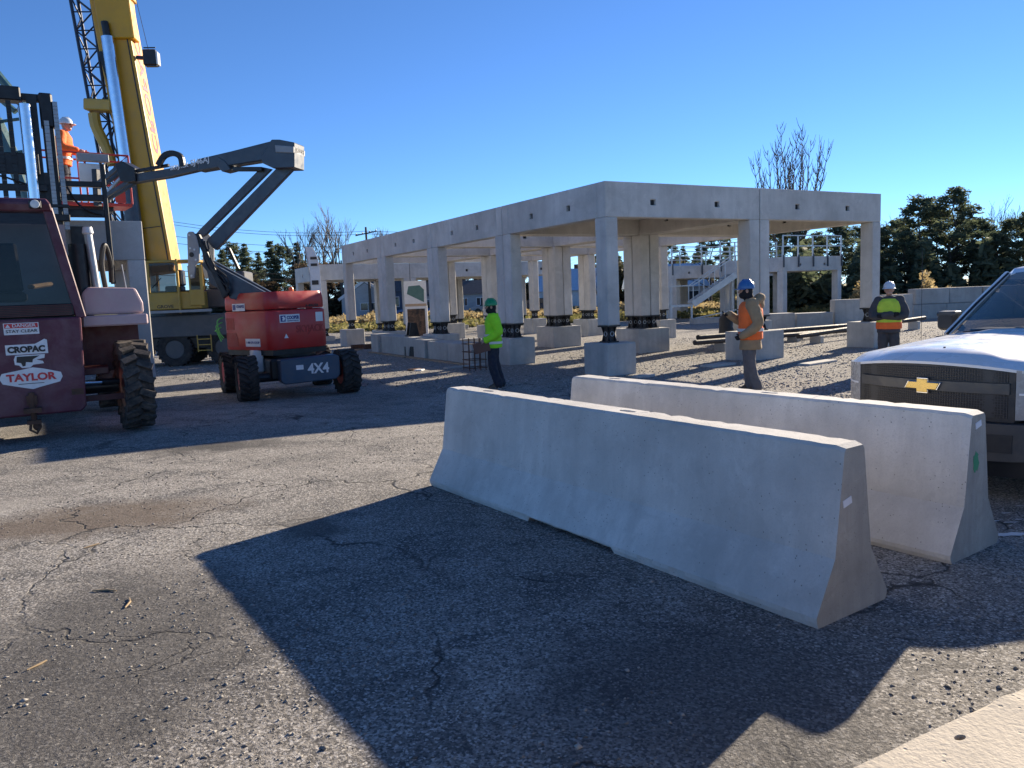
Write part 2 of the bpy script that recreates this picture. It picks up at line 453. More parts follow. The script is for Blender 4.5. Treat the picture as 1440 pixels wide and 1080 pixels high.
# gentle dips and swells of the old yard
def und(x, y): return .012 * math.sin(1.3 * x + .5 * y) * math.sin(.9 * y - .4 * x + 1) if y > 8 else 0
sheet('yard_pavement', np.arange(-64, 64.1, 1.), np.arange(-20, 53.1, 1.), lambda x, y: gz(x, y), M['asphalt'])
def gravel_edge(x):
    b = 15.6 - .62 * x if x < 7 else 11.2
    b = min(b, 20.5)
    return b + .5 * math.sin(1.1 * x) + .3 * math.sin(2.7 * x + 1) + .14 * math.sin(6.1 * x)
def gravel_pad():
    v = []; f = []
    xs = np.arange(-40, 60.01, .25); ts = [0, .006, .02, .05, .1, .2, .35, .5, .7, .85, 1]
    for x in xs:
        y0 = gravel_edge(x); y1 = 47 + 1.2 * math.sin(.31 * x) + .7 * math.sin(.9 * x)
        for k, t_ in enumerate(ts):
            y = y0 + (y1 - y0) * t_
            v.append((x, y, gz(x, y) + (.001 if k == 0 else .012 + .004 * math.sin(3 * x + 2 * y))))
    n = len(ts)
    for i in range(len(xs) - 1):
        for k in range(n - 1): f.append((i * n + k, (i + 1) * n + k, (i + 1) * n + k + 1, i * n + k + 1))
    o = arr_mesh('gravel_pad', v, f, M['gravel']); o['kind'] = 'structure'
    o.data.polygons.foreach_set('use_smooth', [True] * len(o.data.polygons))
gravel_pad()
sheet('road', np.linspace(-300, 300, 3), [86, 93], lambda x, y: -.20, M['asph_road'])
sheet('green_verge', np.arange(-70, 80.1, 5), [51, 56, 62, 66], lambda x, y: -.205 + .0 * x, (lambda t: t.done(t.mix(t.ramp(t.noise(.9, 6, .7), [(.35, 0.), (.7, 1.)]), (.12, .17, .035), (.24, .25, .07)), 1., t.bump(t.noise(8, 4), .5, .1)))(NT('green_verge_grass')))

# loose stones: real little lumps on the pavement and on the gravel
def stones(name, label, n, sampler, mat, rng, zoff=0.):
    P, S = sampler(n)
    n = len(P)
    base = np.array([(1, 0, 0), (0, 1, 0), (-1, 0, 0), (0, -1, 0), (0, 0, 1), (0, 0, -1)], float)
    tri = np.array([(0, 1, 4), (1, 2, 4), (2, 3, 4), (3, 0, 4), (1, 0, 5), (2, 1, 5), (3, 2, 5), (0, 3, 5)])
    v = base[None] * (1 + rng.uniform(-.35, .35, (n, 6, 1)))
    a = rng.uniform(0, 2 * np.pi, n); ca, sa = np.cos(a), np.sin(a)
    sx, sy, sz = rng.uniform(.7, 1.4, n), rng.uniform(.6, 1.1, n), rng.uniform(.4, .8, n)
    x = v[..., 0] * sx[:, None]; y = v[..., 1] * sy[:, None]; z = v[..., 2] * sz[:, None]
    X = x * ca[:, None] - y * sa[:, None]; Y = x * sa[:, None] + y * ca[:, None]
    W = np.stack([X, Y, z], -1) * S[:, None, None] + P[:, None, :]
    W[..., 2] += (S * .18)[:, None] + zoff
    F = tri[None] + (np.arange(n) * 6)[:, None, None]
    o = arr_mesh(name, W.reshape(-1, 3), F.reshape(-1, 3), mat)
    tag(o, label, 'stones', kind='stuff')
def vgz(P):
    s = .9 * P[:, 1] + .43 * P[:, 0]; t = np.clip((s - 5.5) / 7.5, 0, 1); return -.18 * t * t * (3 - 2 * t)
rng = np.random.default_rng(4)
def samp_yard(n):
    y = 1.6 + 9.5 * rng.random(n) ** 1.7; x = (rng.random(n) * 2 - 1) * (y * .8 + .8)
    k = np.sin(1.7 * x + .6) * np.sin(1.3 * y + .4 * x) + .6 * np.sin(4.1 * x - 2.2 * y) > rng.random(n) * 1.6 - .7
    x, y = x[k], y[k]; P = np.stack([x, y, np.zeros(len(x))], -1); P[:, 2] = vgz(P)
    S = .0028 + .0085 * rng.random(len(x)) ** 3 + (rng.random(len(x)) < .012) * .008
    return P, S
def stone_mat(name, c0, c1):
    t = NT(name); g = t.n('ShaderNodeNewGeometry')
    return t.done(t.mix(g.outputs['Random Per Island'], c0, c1), .9)
stones('loose_grit', 'loose pale and dark grit scattered over the worn asphalt', 42000, samp_yard, stone_mat('grit', (.09, .085, .08), (.36, .34, .31)), rng)
def samp_gravel(n):
    y = 10.5 + 19 * rng.random(n) ** 1.3; x = (rng.random(n) * 2 - 1) * (y * .72)
    e = np.array([gravel_edge(q) for q in x]); d = y - e
    k = (d > 0) | (d > -.9 * rng.random(n) ** 2)
    x, y = x[k], y[k]; P = np.stack([x, y, np.zeros(len(x))], -1); P[:, 2] = vgz(P) + .008
    return P, .010 + .022 * rng.random(len(x)) ** 2
stones('gravel_stones', 'grey crushed gravel covering the ground under the concrete frames', 60000, samp_gravel, stone_mat('gravel_stone', (.12, .115, .11), (.44, .42, .39)), rng)
# twigs lying on the yard
M['twig'] = paint('dry_twig', (.30, .22, .13), .9)
for (x0, y0, x1, y1) in ((38, 944, 66, 930), (176, 856, 182, 842), (118, 772, 140, 765), (130, 832, 164, 832)):
    a, b = gp(x0, y0), gp(x1, y1); mid = (a + b) / 2 + Vector((.01, .015, 0)); z = Vector((0, 0, .006))
    tag(MB().tube([a + z, mid + z, b + z], [.004, .006, .003], 6).build('twig', M['twig'], smooth=True), 'dry broken twig lying loose on the worn asphalt', 'twig', 'twigs on the asphalt')
# pale dried splashes beside the end of the far barrier
M['splash'] = paint('dried_white_paint', (.62, .62, .62), .7)
rr = random.Random(3)
sp = MB()
for (px, py, rx, ry) in ((1425, 752, .13, .04), (1408, 752, .05, .02), (1420, 735, .05, .012), (1415, 722, .04, .01), (1432, 731, .03, .01), (1434, 712, .03, .012), (1400, 733, .03, .01)):
    c = gp(px, py) + Vector((0, 0, .004)); n = 14
    sp.add([c] + [c + Vector((rx * (.6 + .6 * rr.random()) * math.cos(6.283 * i / n), ry * (.5 + .8 * rr.random()) * math.sin(6.283 * i / n), 0)) for i in range(n)], [(0, 1 + i, 1 + (i + 1) % n) for i in range(n)])
tag(sp.build('paint_splash', M['splash']), 'white dried splashes on the asphalt beside the concrete barrier end', 'splash', kind='stuff')

# ================================================================ concrete barriers
def make_barrier(name, label, a, b, z=0., notch=(.30, .52), holes=(.22, .68), seed=0, mat='barrier', slot=None):
    """a, b: near base corners of the left and right ends; the barrier lies beyond the line a-b"""
    a = Vector((a[0], a[1], 0)); b = Vector((b[0], b[1], 0)); L = (b - a).length
    ex = (b - a) / L; n = Vector((-ex.y, ex.x, 0))
    rz = math.atan2(ex.y, ex.x)
    root = thing(name, label, 'barrier', (a.x, a.y, z), rz, 'precast concrete barriers')
    rd = random.Random(seed)
    H = .865
    stations = sorted(set([0, .012, .05] + [i / 60 for i in range(1, 60)] + [.95, .988, 1] + [notch[0] - .004, notch[0] + .004, notch[1] - .006, notch[1] + .006]))
    rings = []
    for s in stations:
        inn = notch[0] < s < notch[1]
        zb = (.030 + .006 * rd.random()) if inn else (.0015 * rd.random())
        ins = .012 if s in (0, 1) else 0
        j = lambda k=.0025: rd.uniform(-k, k)
        zt = H - (.014 if s in (0, 1) else 0)
        pr = [(.012 + ins * .3, zb), (.0 + j(), zb + .05), (.0 + j(), .055), (.150 + j(), .315), (.208 + ins + j(.0012), zt - .018), (.222 + ins, zt + j(.001)),
              (.385 - ins, zt + j(.001)), (.399 - ins + j(.0012), zt - .018), (.457 + j(), .315), (.607 + j(), .055), (.607, zb + .05), (.595 - ins * .3, zb)]
        pr[1] = (pr[1][0], max(zb + .012, .03))
        pr[10] = (pr[10][0], max(zb + .012, .03))
        for ci in (5, 6):
            if rd.random() < .16: pr[ci] = (pr[ci][0] + (.010 if ci == 5 else -.010) * rd.random(), pr[ci][1] - .009 * rd.random())
        for ci in (1, 10):
            if rd.random() < .2: pr[ci] = (pr[ci][0] + (.016 if ci == 1 else -.016) * rd.random(), pr[ci][1])
        rings.append([Vector((s * L, p[0], p[1])) for p in pr])
    mb = MB().loft(rings)
    o = mb.build('body', M[mat], root, smooth=True, ang=9)
    # slotted lifting holes cut into the top
    cut = MB()
    for h in holes:
        r = [(math.cos(t) * .075 + h * L, math.sin(t) * .03 + .3035) for t in [2 * math.pi * i / 20 for i in range(20)]]
        cut.prism(r, (0, 0, H - .10), (1, 0, 0), (0, 1, 0), (0, 0, .2))
    if slot: cut.prism([(math.cos(2 * math.pi * i / 14) * .013 + slot[0], math.sin(2 * math.pi * i / 14) * .007 + slot[1]) for i in range(14)], (0, 0, H - .08), (1, 0, 0), (0, 1, 0), (0, 0, .2))
    co = cut.build('cutter', None)
    co.location = root.location; co.rotation_euler = root.rotation_euler
    bo = o.modifiers.new('holes', 'BOOLEAN'); bo.object = co; bo.operation = 'DIFFERENCE'; bo.solver = 'EXACT'
    bpy.context.view_layer.update()
    dg = bpy.context.evaluated_depsgraph_get()
    me = bpy.data.meshes.new_from_object(o.evaluated_get(dg))
    o.modifiers.clear(); o.data = me
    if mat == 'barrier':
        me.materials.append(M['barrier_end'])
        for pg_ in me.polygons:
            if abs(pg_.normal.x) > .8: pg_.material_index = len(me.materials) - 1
    bpy.data.objects.remove(co, do_unlink=True)
    for h in holes:
        hl = MB()
        r = [(math.cos(t) * .0735 + h * L, math.sin(t) * .0285 + .3035) for t in [2 * math.pi * i / 20 for i in range(20)]]
        hl.prism(r, (0, 0, H - .098), (1, 0, 0), (0, 1, 0), (0, 0, .01))
        hl.build('lifting_pocket', M['black'], root)
    root['L'] = L
    return root
b1 = make_barrier('concrete_barrier', 'grey concrete jersey barrier with long shaded face and low notch along its base', (-.77, 6.77), (1.41, 3.55), 0, (.385, .62), (.145, .585), 1)
p2a = at_z(803, 529, .86); p2b = at_z(1366, 582, .86)
e2 = Vector((p2b.x - p2a.x, p2b.y - p2a.y)).normalized(); n2 = Vector((-e2.y, e2.x))
b2 = make_barrier('concrete_barrier', 'grey concrete jersey barrier with green paint mark in front of the white pickup', (p2a.x - .21 * n2.x, p2a.y - .21 * n2.y), (p2b.x - .21 * n2.x, p2b.y - .21 * n2.y), -.004, (.45, .7), (.14, .60), 2)
p3a, p3b = at_z(1200, 1080, .86), at_z(1440, 965, .86)
e3 = Vector((p3b.x - p3a.x, p3b.y - p3a.y)).normalized(); n3 = Vector((-e3.y, e3.x))
s3 = Vector((p3a.x, p3a.y)) - e3 * 1.15 - n3 * .39
hb = at_z(1350, 1036, .866)
q = Matrix.Rotation(-math.atan2(e3.y, e3.x), 4, 'Z') @ Vector((hb.x - s3.x, hb.y - s3.y, 0))
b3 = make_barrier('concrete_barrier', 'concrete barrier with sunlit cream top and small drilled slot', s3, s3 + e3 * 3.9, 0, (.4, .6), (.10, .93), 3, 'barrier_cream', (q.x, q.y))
M['tape'] = paint('white_tape', (.66, .66, .70), .6)
M['spray'] = paint('green_spray_paint', (.05, .27, .13), .8, 0, .3)
for root, z0, yy in ((b1, .585, .245), (b2, .79, .30)):
    L = root['L']
    MB().obox((L + .001, yy, z0), (.002, 0, 0), (0, .034, .008), (0, -.004, .018)).build('tape', M['tape'], root)
rd = random.Random(8)
# green sprayed blot on the end of the second barrier
n = 22; L = b2['L']
blot = [(.28 + .036 * (1 + .3 * rd.uniform(-1, 1)) * math.cos(2 * math.pi * i / n), .575 + (.05 + .02 * (math.sin(2 * math.pi * i / n) < 0)) * (1 + .25 * rd.uniform(-1, 1)) * math.sin(2 * math.pi * i / n)) for i in range(n)]
MB().prism(blot, (L - .0005, 0, 0), (0, 1, 0), (0, 0, 1), (.0025, 0, 0)).build('paint_mark', M['spray'], b2)
for r_ in (b1, b2, b3): del r_['L']

# ================================================================ the precast frames
U = Vector((-.4955, .8686, 0)); W_ = Vector((.8686, .4955, 0))     # receding and frontal directions of the building grid
RZ = math.atan2(W_.y, W_.x)
LU, LV = 4.5875, 4.7252
TOP, BEAM, COLB = 4.03, .76, .917
def build_frame(lu, lv, hb=BEAM, colh=TOP - BEAM - COLB, cw=.33, cd_=.40, shoes=True, shoeh=.38):
    """one precast unit: four columns and four edge beams; local x along W_, y along U; z = 0 at the column bottoms"""
    root = bpy.data.objects.new('precast_frame', None); COL.objects.link(root); root.empty_display_size = .2
    g = .012
    col = MB().box(0, cw, 0, cd_, 0, colh)
    for (x, y) in ((g, g), (lv - g - cw, g), (g, lu - g - cd_), (lv - g - cw, lu - g - cd_)):
        m2 = MB().box(x, x + cw, y, y + cd_, 0, colh)
        c = m2.build('column', M['precast'], root, bevel=.018)
        if shoes:
            s = MB(); cx, cy = x + cw / 2, y + cd_ / 2; zt, zb = 0.0, -shoeh
            s.box(cx - cw * .5, cx + cw * .5, cy - cd_ * .5, cy + cd_ * .5, zt - .035, zt - .001)
            s.box(cx - cw * .42, cx + cw * .42, cy - cd_ * .42, cy + cd_ * .42, zb, zb + .03)
            for sx in (-1, 1):
                pl = [(-cd_ * .40, zb + .03), (cd_ * .40, zb + .03), (cd_ * .25, zb + shoeh * .5), (cd_ * .42, zt - .035), (-cd_ * .42, zt - .035), (-cd_ * .25, zb + shoeh * .5)]
                s.prism(pl, (cx + sx * cw * .23 - .012, cy, 0), (0, 1, 0), (0, 0, 1), (.024, 0, 0))
                s.prism([(p[0] * cw / cd_, p[1]) for p in pl], (cx, cy + sx * cd_ * .23 - .012, 0), (1, 0, 0), (0, 0, 1), (0, .024, 0))
            s.build('steel_shoe', M['black'], c)
            for sy in (-1, 1):
                rg = MB()
                pts = [(cx + .05 * math.cos(t), cy + sy * (cd_ * .23 + .02), zb + shoeh * .5 + .05 * math.sin(t)) for t in [2 * math.pi * i / 12 for i in range(13)]]
                rg.tube(pts, .009, 6, False).build('lifting_ring', M['galv'], c)
                rg = MB()
                pts = [(cx + sy * (cw * .23 + .02), cy + .05 * math.cos(t), zb + shoeh * .5 + .05 * math.sin(t)) for t in [2 * math.pi * i / 12 for i in range(13)]]
                rg.tube(pts, .009, 6, False).build('lifting_ring', M['galv'], c)
    z0 = colh; hw, hh = .15, .125; bt = .30
    def beam(o, ex, ez, L):
        xs = [0, L * .285 - hw / 2, L * .285 + hw / 2, L * .70 - hw / 2, L * .70 + hw / 2, L]
        ys = [0, hb * .36, hb * .36 + hh, hb]
        mb = MB().plate(xs, ys, {(1, 1), (3, 1)}, bt, o, ex, (0, 0, 1), ez)
        bm_ = mb.build('beam', M['precast'], root)
        bv = bm_.modifiers.new('bevel', 'BEVEL'); bv.width = .012; bv.segments = 1; bv.limit_method = 'ANGLE'; bv.angle_limit = R(40)
        o = Vector(o); ex = Vector(ex); ez = Vector(ez)
        for k in (1, 3):
            c = o + ex * (xs[k] + xs[k + 1]) / 2 + Vector((0, 0, ys[1] + hh / 2)) + ez * (bt / 2)
            MB().obox(c, ex * (hw / 2 - .0015), ez * (bt / 2 - .07), Vector((0, 0, hh / 2 - .0015))).build('pocket_former', M['black'], bm_)
    beam((g, g, z0), (1, 0, 0), (0, 1, 0), lv - 2 * g)
    beam((g, lu - g - bt, z0), (1, 0, 0), (0, 1, 0), lv - 2 * g)
    beam((g, g + bt, z0), (0, 1, 0), (1, 0, 0), lu - 2 * g - 2 * bt)
    beam((lv - g - bt, g + bt, z0), (0, 1, 0), (1, 0, 0), lu - 2 * g - 2 * bt)
    return root
frame0 = build_frame(LU, LV)
used = [False]
def place_frame(p, zc, label, group, rz=RZ):
    r = frame0 if not used[0] else copy_tree(frame0)
    used[0] = True
    r.location = (p.x, p.y, zc); r.rotation_euler = (0, 0, rz)
    return tag(r, label, 'concrete frame', group)
A0 = Vector((2.16, 17.0, 0))
slabs = []
ordn = ['first', 'second', 'third', 'fourth']
for i in range(4):
    for j in range(2):
        side = 'in the row facing the red boom lift' if j == 0 else 'in the row facing the white pickup'
        fr_ = place_frame(A0 + U * LU * i + W_ * LV * j, COLB,
                    f'{ordn[i]} open concrete frame from the barriers, {side}', 'frames of the large open concrete structure')
        if i == 0:
            ch_ = TOP - BEAM - COLB
            slabs.append((fr_, MB().box(.314, LV - .314, .314, LU - .314, ch_ + .42, ch_ + .66)))
for fr_, mb_ in slabs: mb_.build('roof_slab', M['precast'], fr_)
# footings: one below each column group
def footing(c, hx, hy, ztop, label, group, name='concrete_footing'):
    z0 = gz(c.x, c.y) - .02
    r = MB().box(-hx, hx, -hy, hy, 0, ztop - z0).build(name, M['footing'], bevel=.02)
    r.location = (c.x, c.y, z0); r.rotation_euler = (0, 0, RZ)
    return tag(r, label, 'footing', group)
FT = COLB - .38
ordn5 = ordn + ['fifth']
for i in range(5):
    for j in range(3):
        c = A0 + U * LU * i + W_ * LV * j
        c = c + U * (.21 if i == 0 else -.21 if i == 4 else 0) + W_ * (.18 if j == 0 else -.18 if j == 2 else 0)
        hx = .40 if j in (0, 2) else .58; hy = .44 if i in (0, 4) else .56
        if j == 1: who = f'under inner columns, {ordn5[i]} from the barriers'
        elif j == 0: who = f'on the boom lift side, {ordn5[i]} from the barriers'
        else: who = f'on the far side from the boom lift, {ordn5[i]} from the barriers'
        lab = {(0, 0): 'square concrete footing under the single corner column behind the barriers', (0, 1): 'wide concrete footing under the twin columns behind the man in the tan coat',
               (0, 2): 'concrete footing under the end column beside the man with folded arms'}.get((i, j), 'pale concrete footing block ' + who)
        footing(c, hx, hy, FT, lab, 'footings of the large structure')
# slab offcuts at the feet of footings
for (px, py, w, d) in ((905, 531, .5, .22), (1010, 515, .9, .35), (790, 487, .9, .25), (655, 517, 1.3, .2), (1150, 512, 1.2, .3)):
    c = gp(px, py); o = MB().box(-w / 2, w / 2, -d / 2, d / 2, 0, .06).build('concrete_slab', M['footing'], bevel=.01)
    o.location = c; o.rotation_euler = (0, 0, RZ + .15)
    tag(o, 'thin flat concrete slab lying on the gravel by a footing', 'slab', 'thin slabs by the footings')
# ================================================================ wheels
def wheel(parent, c, ax, r, w, rimr, rim_mat, tyre_mat, lugs=22, lugh=.035, face=1, chev=.5, name='wheel'):
    """wheel part (rim) with tyre and hub as sub-parts; ax points to the outer side"""
    c = Vector(c); ax = Vector(ax).normalized()
    h = w / 2
    rim = MB().lathe([(rimr, -h * .8), (rimr * .90, -h * .75), (rimr * .86, h * .15), (rimr * .35, h * .25), (rimr * .33, h * .42), (rimr * .1, h * .45), (rimr * .1, h * .40),
                      (rimr * .30, h * .38), (rimr * .32, h * .2), (rimr * .88, h * .1), (rimr * .93, h * .8), (rimr, h * .8)], c, ax, 28)
    wo = rim.build(name, rim_mat, parent, smooth=True)
    ty = MB().lathe([(rimr * .97, -h * .78), (rimr * 1.08, -h * .88), (r * .84, -h), (r * .94, -h * .95), (r - lugh, -h * .78), (r - lugh, h * .78), (r * .94, h * .95), (r * .84, h), (rimr * 1.08, h * .88), (rimr * .97, h * .78)], c, ax, 40, False)
    e1 = ax.orthogonal().normalized(); e2 = ax.cross(e1)
    for k in range(lugs):
        for sd in (-1, 1):
            t = 2 * math.pi * (k + (.5 if sd > 0 else 0)) / lugs
            rd_ = e1 * math.cos(t) + e2 * math.sin(t); tg = ax.cross(rd_)
            d = (ax * sd + tg * chev).normalized(); s_ = rd_.cross(d)
            ty.obox(c + rd_ * (r - lugh * .62) + ax * sd * h * .47 + tg * chev * h * .2, d * h * .56, s_ * (math.pi * r / lugs * .42), rd_ * lugh * .62)
            ty.obox(c + rd_ * (r - lugh * 1.7) + ax * sd * h * .93 + tg * chev * h * .55, ax * h * .06, s_ * (math.pi * r / lugs * .36), rd_ * lugh * 1.5)
    ty.build('tyre', tyre_mat, wo)
    for k in range(8):
        t = 2 * math.pi * k / 8; q = c + (e1 * math.cos(t) + e2 * math.sin(t)) * rimr * .24 + ax * h * .42
        MB().lathe([(.014, 0), (.014, h * .1)], q, ax, 6).build('wheel_nut', M['steel'], wo)
    return wo

def rounded_rect(w, d, r, n=5):
    pts = []
    for cx, cy, a0 in ((w / 2 - r, d / 2 - r, 0), (-w / 2 + r, d / 2 - r, 90), (-w / 2 + r, -d / 2 + r, 180), (w / 2 - r, -d / 2 + r, 270)):
        for i in range(n + 1):
            a = R(a0 + 90 * i / n); pts.append((cx + r * math.cos(a), cy + r * math.sin(a)))
    return pts

# ================================================================ the maroon forklift
FL0 = Vector((-6.3, 10.1, 0)); FL0.z = gz(FL0.x, FL0.y)
fl = thing('forklift', 'large dusty maroon forklift seen from behind, mast raised, carrying a concrete frame', 'forklift', FL0, R(30))
X, Y, Z = Vector((1, 0, 0)), Vector((0, 1, 0)), Vector((0, 0, 1))
pl = [(-.85, .40), (-.80, .35), (.56, .35), (.62, .42), (.64, 1.0), (.66, 1.62), (-.86, 1.62)]
cw = MB().prism(pl, (0, 0, 0), X, Z, Y * 1.1).build('counterweight', M['maroon'], fl, bevel=.025, seg=2)
# printed signs on the counterweight
def sticker(poly, o, mat, parent, name):
    return MB().prism(poly, (0, -o, 0), X, Z, Y * .002).build(name, mat, parent)
def rect(x0, x1, z0, z1): return [(x0, z0), (x1, z0), (x1, z1), (x0, z1)]
sg = sticker(rect(-.225, .165, 1.42, 1.57), .003, M['sticker'], cw, 'danger_sign')
MB().prism(rect(-.215, .155, 1.505, 1.562), (0, -.005, 0), X, Z, Y * .0015).build('red_band', M['letter_red'], cw)
lettering('\u25B2DANGER' if False else 'DANGER', .058, M['sticker'], cw, (0, -.008, 1.534), X, Z, .001, width=.26)
MB().prism([(-.205, 1.512), (-.150, 1.512), (-.1775, 1.556)], (0, -.007, 0), X, Z, Y * .0015).build('warning_triangle', M['sticker'], cw)
lettering('STAY CLEAR', .055, M['letter_black'], cw, (-.03, -.006, 1.462), X, Z, .0005, width=.35)
sticker([(-.23, 1.29), (.10, 1.29), (.15, 1.315), (.21, 1.35), (.24, 1.335), (.24, 1.16), (-.23, 1.16)], .003, M['sticker'], cw, 'fleet_sign')
lettering('CROPAC', .105, M['letter_black'], cw, (.0, -.006, 1.222), X, Z, .006, width=.42)
rdm = random.Random(2)
beast = [(-.13, 1.15), (.20, 1.15), (.19, 1.10), (.10, 1.085), (.17, 1.06), (.18, 1.03), (.06, 1.02), (.02, .985), (-.07, .985), (-.10, 1.02), (-.145, 1.03), (-.15, 1.10)]
sticker(beast, .003, M['sticker'], cw, 'animal_sign')
MB().prism([(-.115, 1.135), (.14, 1.135), (.06, 1.09), (.05, 1.05), (-.02, 1.06), (-.03, 1.01), (-.06, 1.005), (-.075, 1.05), (-.125, 1.06)], (0, -.006, 0), X, Z, Y * .0015).build('animal_print', M['letter_black'], cw)
hexp = [(-.335, .86), (-.30, .925), (-.06, 1.0 - .035), (.045, .985), (.15, .965), (.36, .90), (.375, .84), (.34, .775), (.10, .72), (.03, .70), (-.05, .72), (-.30, .79)]
sticker(hexp, .003, M['sticker'], cw, 'maker_sign')
lettering('TAYLOR', .13, M['letter_red'], cw, (.02, -.006, .855), X, Z, .005, width=.56)
MB().prism(rect(-.13, .16, .772, .780), (0, -.006, 0), X, Z, Y * .0015).build('sign_rule', M['letter_black'], cw)
MB().prism(rect(.46, .60, .58, .66), (0, -.003, 0), X, Z, Y * .002).build('reflector', M['rust'], cw)
h = MB().box(-.06, .06, -.07, .02, .50, .62)
h.tube([(0, -.05, .66), (0, -.05, .30)], .035, 12)
h.box(-.10, .10, -.16, .0, .40, .46); h.box(-.08, .08, -.14, .0, .25, .30); h.ball((.03, -.09, .22), .05, .03, .06)
h.tube([(-.03, -.09, .30), (-.05, -.12, .18), (.02, -.12, .13), (.06, -.1, .2)], .018, 8)
h.build('tow_hitch', M['rust'], fl, smooth=True)
# body behind the counterweight
MB().box(-.66, .60, 1.12, 4.2, .45, 1.42).build('chassis', M['maroon_dark'], fl, bevel=.03)
MB().box(-.80, .60, .04, .95, 1.632, 1.80).build('engine_grille_housing', M['black'], fl, bevel=.02)
for k in range(7):
    MB().box(-.78, .56, .022, .04, 1.645 + k * .022, 1.655 + k * .022).build('grille_slat', M['maroon_dark'], fl)
# cab
def pillar(a, b, w=.09, d=.09, mat='maroon_dark', name='cab_pillar'):
    return MB().bar(a, b, w, d).build(name, M[mat], fl, bevel=.012)
pillar((.665, .10, 1.60), (.40, .12, 3.05), .12, .14, 'maroon')
pillar((-.98, .10, 1.60), (-.85, .12, 3.05), .12, .14, 'maroon')
pillar((.665, 1.75, 1.60), (.40, 1.55, 3.05)); pillar((-.98, 1.75, 1.60), (-.85, 1.55, 3.05))
roof = MB().loft([[(-.95, .03, 3.0), (.46, .03, 3.0), (.46, 1.7, 3.0), (-.95, 1.7, 3.0)], [(-.93, .0, 3.10), (.44, .0, 3.10), (.44, 1.7, 3.12), (-.93, 1.7, 3.12)], [(-.90, .06, 3.17), (.40, .06, 3.17), (.40, 1.6, 3.19), (-.90, 1.6, 3.19)]]).build('cab_roof', M['maroon'], fl, bevel=.015)
MB().box(.20, .34, -.06, .02, 3.03, 3.13).build('work_lamp', M['black'], fl, bevel=.01)
MB().lathe([(.055, 0), (.05, .012), (.01, .016)], (.27, -.06, 3.08), (0, -1, 0), 16).build('lamp_lens', M['lens'], fl, smooth=True)
MB().box(-.36, -.16, -.06, .02, 3.02, 3.12).build('camera_box', M['black'], fl, bevel=.01)
MB().add([(.60, .09, 1.80), (-.93, .09, 1.80), (-.84, .11, 2.98), (.39, .11, 2.98)], [(0, 1, 2, 3)]).build('rear_window', M['glass'], fl)
MB().add([(.655, .17, 1.66), (.42, .17, 2.98), (.42, 1.52, 2.98), (.655, 1.70, 1.66)], [(0, 1, 2, 3)]).build('side_window', M['glass'], fl)
MB().box(-.9, .6, 1.74, 1.78, 1.6, 3.0).build('front_bulkhead', M['grey'], fl)
MB().box(-.9, .62, .1, 1.74, 1.60, 1.63).build('cab_floor', M['black'], fl)
st = MB().box(-.45, .05, .55, 1.05, 1.85, 1.98); st.loft([[(-.43, .50, 1.98), (.03, .50, 1.98), (.03, .60, 1.98), (-.43, .60, 1.98)], [(-.40, .38, 2.62), (0, .38, 2.62), (0, .46, 2.62), (-.40, .46, 2.62)]])
st.build('seat', M['black'], fl, bevel=.03)
MB().tube([(-.2, 1.35 + .17 * math.sin(t), 2.25 + .0 + .17 * math.cos(t) * .5) if False else (-.2 + .18 * math.cos(t), 1.35 + .08 * math.sin(t), 2.3 + .16 * math.sin(t)) for t in [2 * math.pi * i / 20 for i in range(21)]], .015, 6).build('steering_wheel', M['black'], fl)
MB().bar((.10, .75, 2.05), (.34, 1.2, 2.10), .10, .06).build('armrest', M['wood'], fl, bevel=.02)
# right-hand covers and fender
cv = [(.70, 1.63), (1.46, 1.63), (1.46, 1.78), (1.38, 1.99), (.78, 2.02), (.70, 1.93)]
MB().prism(cv, (0, .35, 0), X, Z, Y * 1.35).build('tank_cover', M['pink'], fl, bevel=.035, seg=2)
MB().lathe([(.07, 0), (.07, .02), (.03, .03)], (1.10, .9, 2.0), (0, 0, 1), 14).build('tank_cap', M['black'], fl, smooth=True)
MB().box(.675, 1.50, .28, 1.75, 1.47, 1.622).build('fender', M['pink'], fl, bevel=.02)
MB().box(.66, 1.42, 1.08, 1.12, .80, 1.465).build('fender_panel', M['maroon_dark'], fl)
MB().box(.60, .95, .40, 1.05, .80, .90).build('axle_plate', M['maroon_dark'], fl, bevel=.01)
MB().tube([(-1.0, .55, .62), (1.05, .55, .62)], .10, 12).build('steer_axle', M['black'], fl, smooth=True)
MB().tube([(.62, .33, .70), (.86, .36, .69)], .022, 10).build('steering_rod', M['chrome'], fl, smooth=True)
MB().tube([(.84, .36, .69), (1.06, .4, .68)], .045, 10).build('rod_end', M['black'], fl, smooth=True)
MB().box(.62, 1.1, .3, .36, .44, .52).build('axle_guard', M['maroon_dark'], fl)
MB().tube([(.72, .62, 1.6), (.72, .62, 2.62)], .12, 16).build('air_cleaner', M['black'], fl, smooth=True)
MB().tube([(.90, .55, 2.0), (.86, .55, 2.75)], .055, 14).build('exhaust_pipe', M['steel'], fl, smooth=True)
MB().lathe([(.06, 0), (.075, .02), (.06, .10)], (.86, .55, 2.75), (0, 0, 1), 14).build('exhaust_cap', M['lens'], fl, smooth=True)
MB().tube(smooth_path([(1.02, .7, 2.0), (1.0, .7, 2.35), (1.06, .75, 2.62), (1.12, .9, 2.4), (1.12, 1.0, 2.1)]), .035, 8).build('hose', M['hose'], fl, smooth=True)
MB().tube([(1.30, .95, 2.0), (1.27, .95, 2.35)], .012, 6).build('grab_rail', M['steel'], fl)
wheel(fl, (1.25, .46, .62), (1, .06, 0), .63, .37, .34, M['maroon_dark'], M['rubber_dusty'], 19, .055, chev=.45)
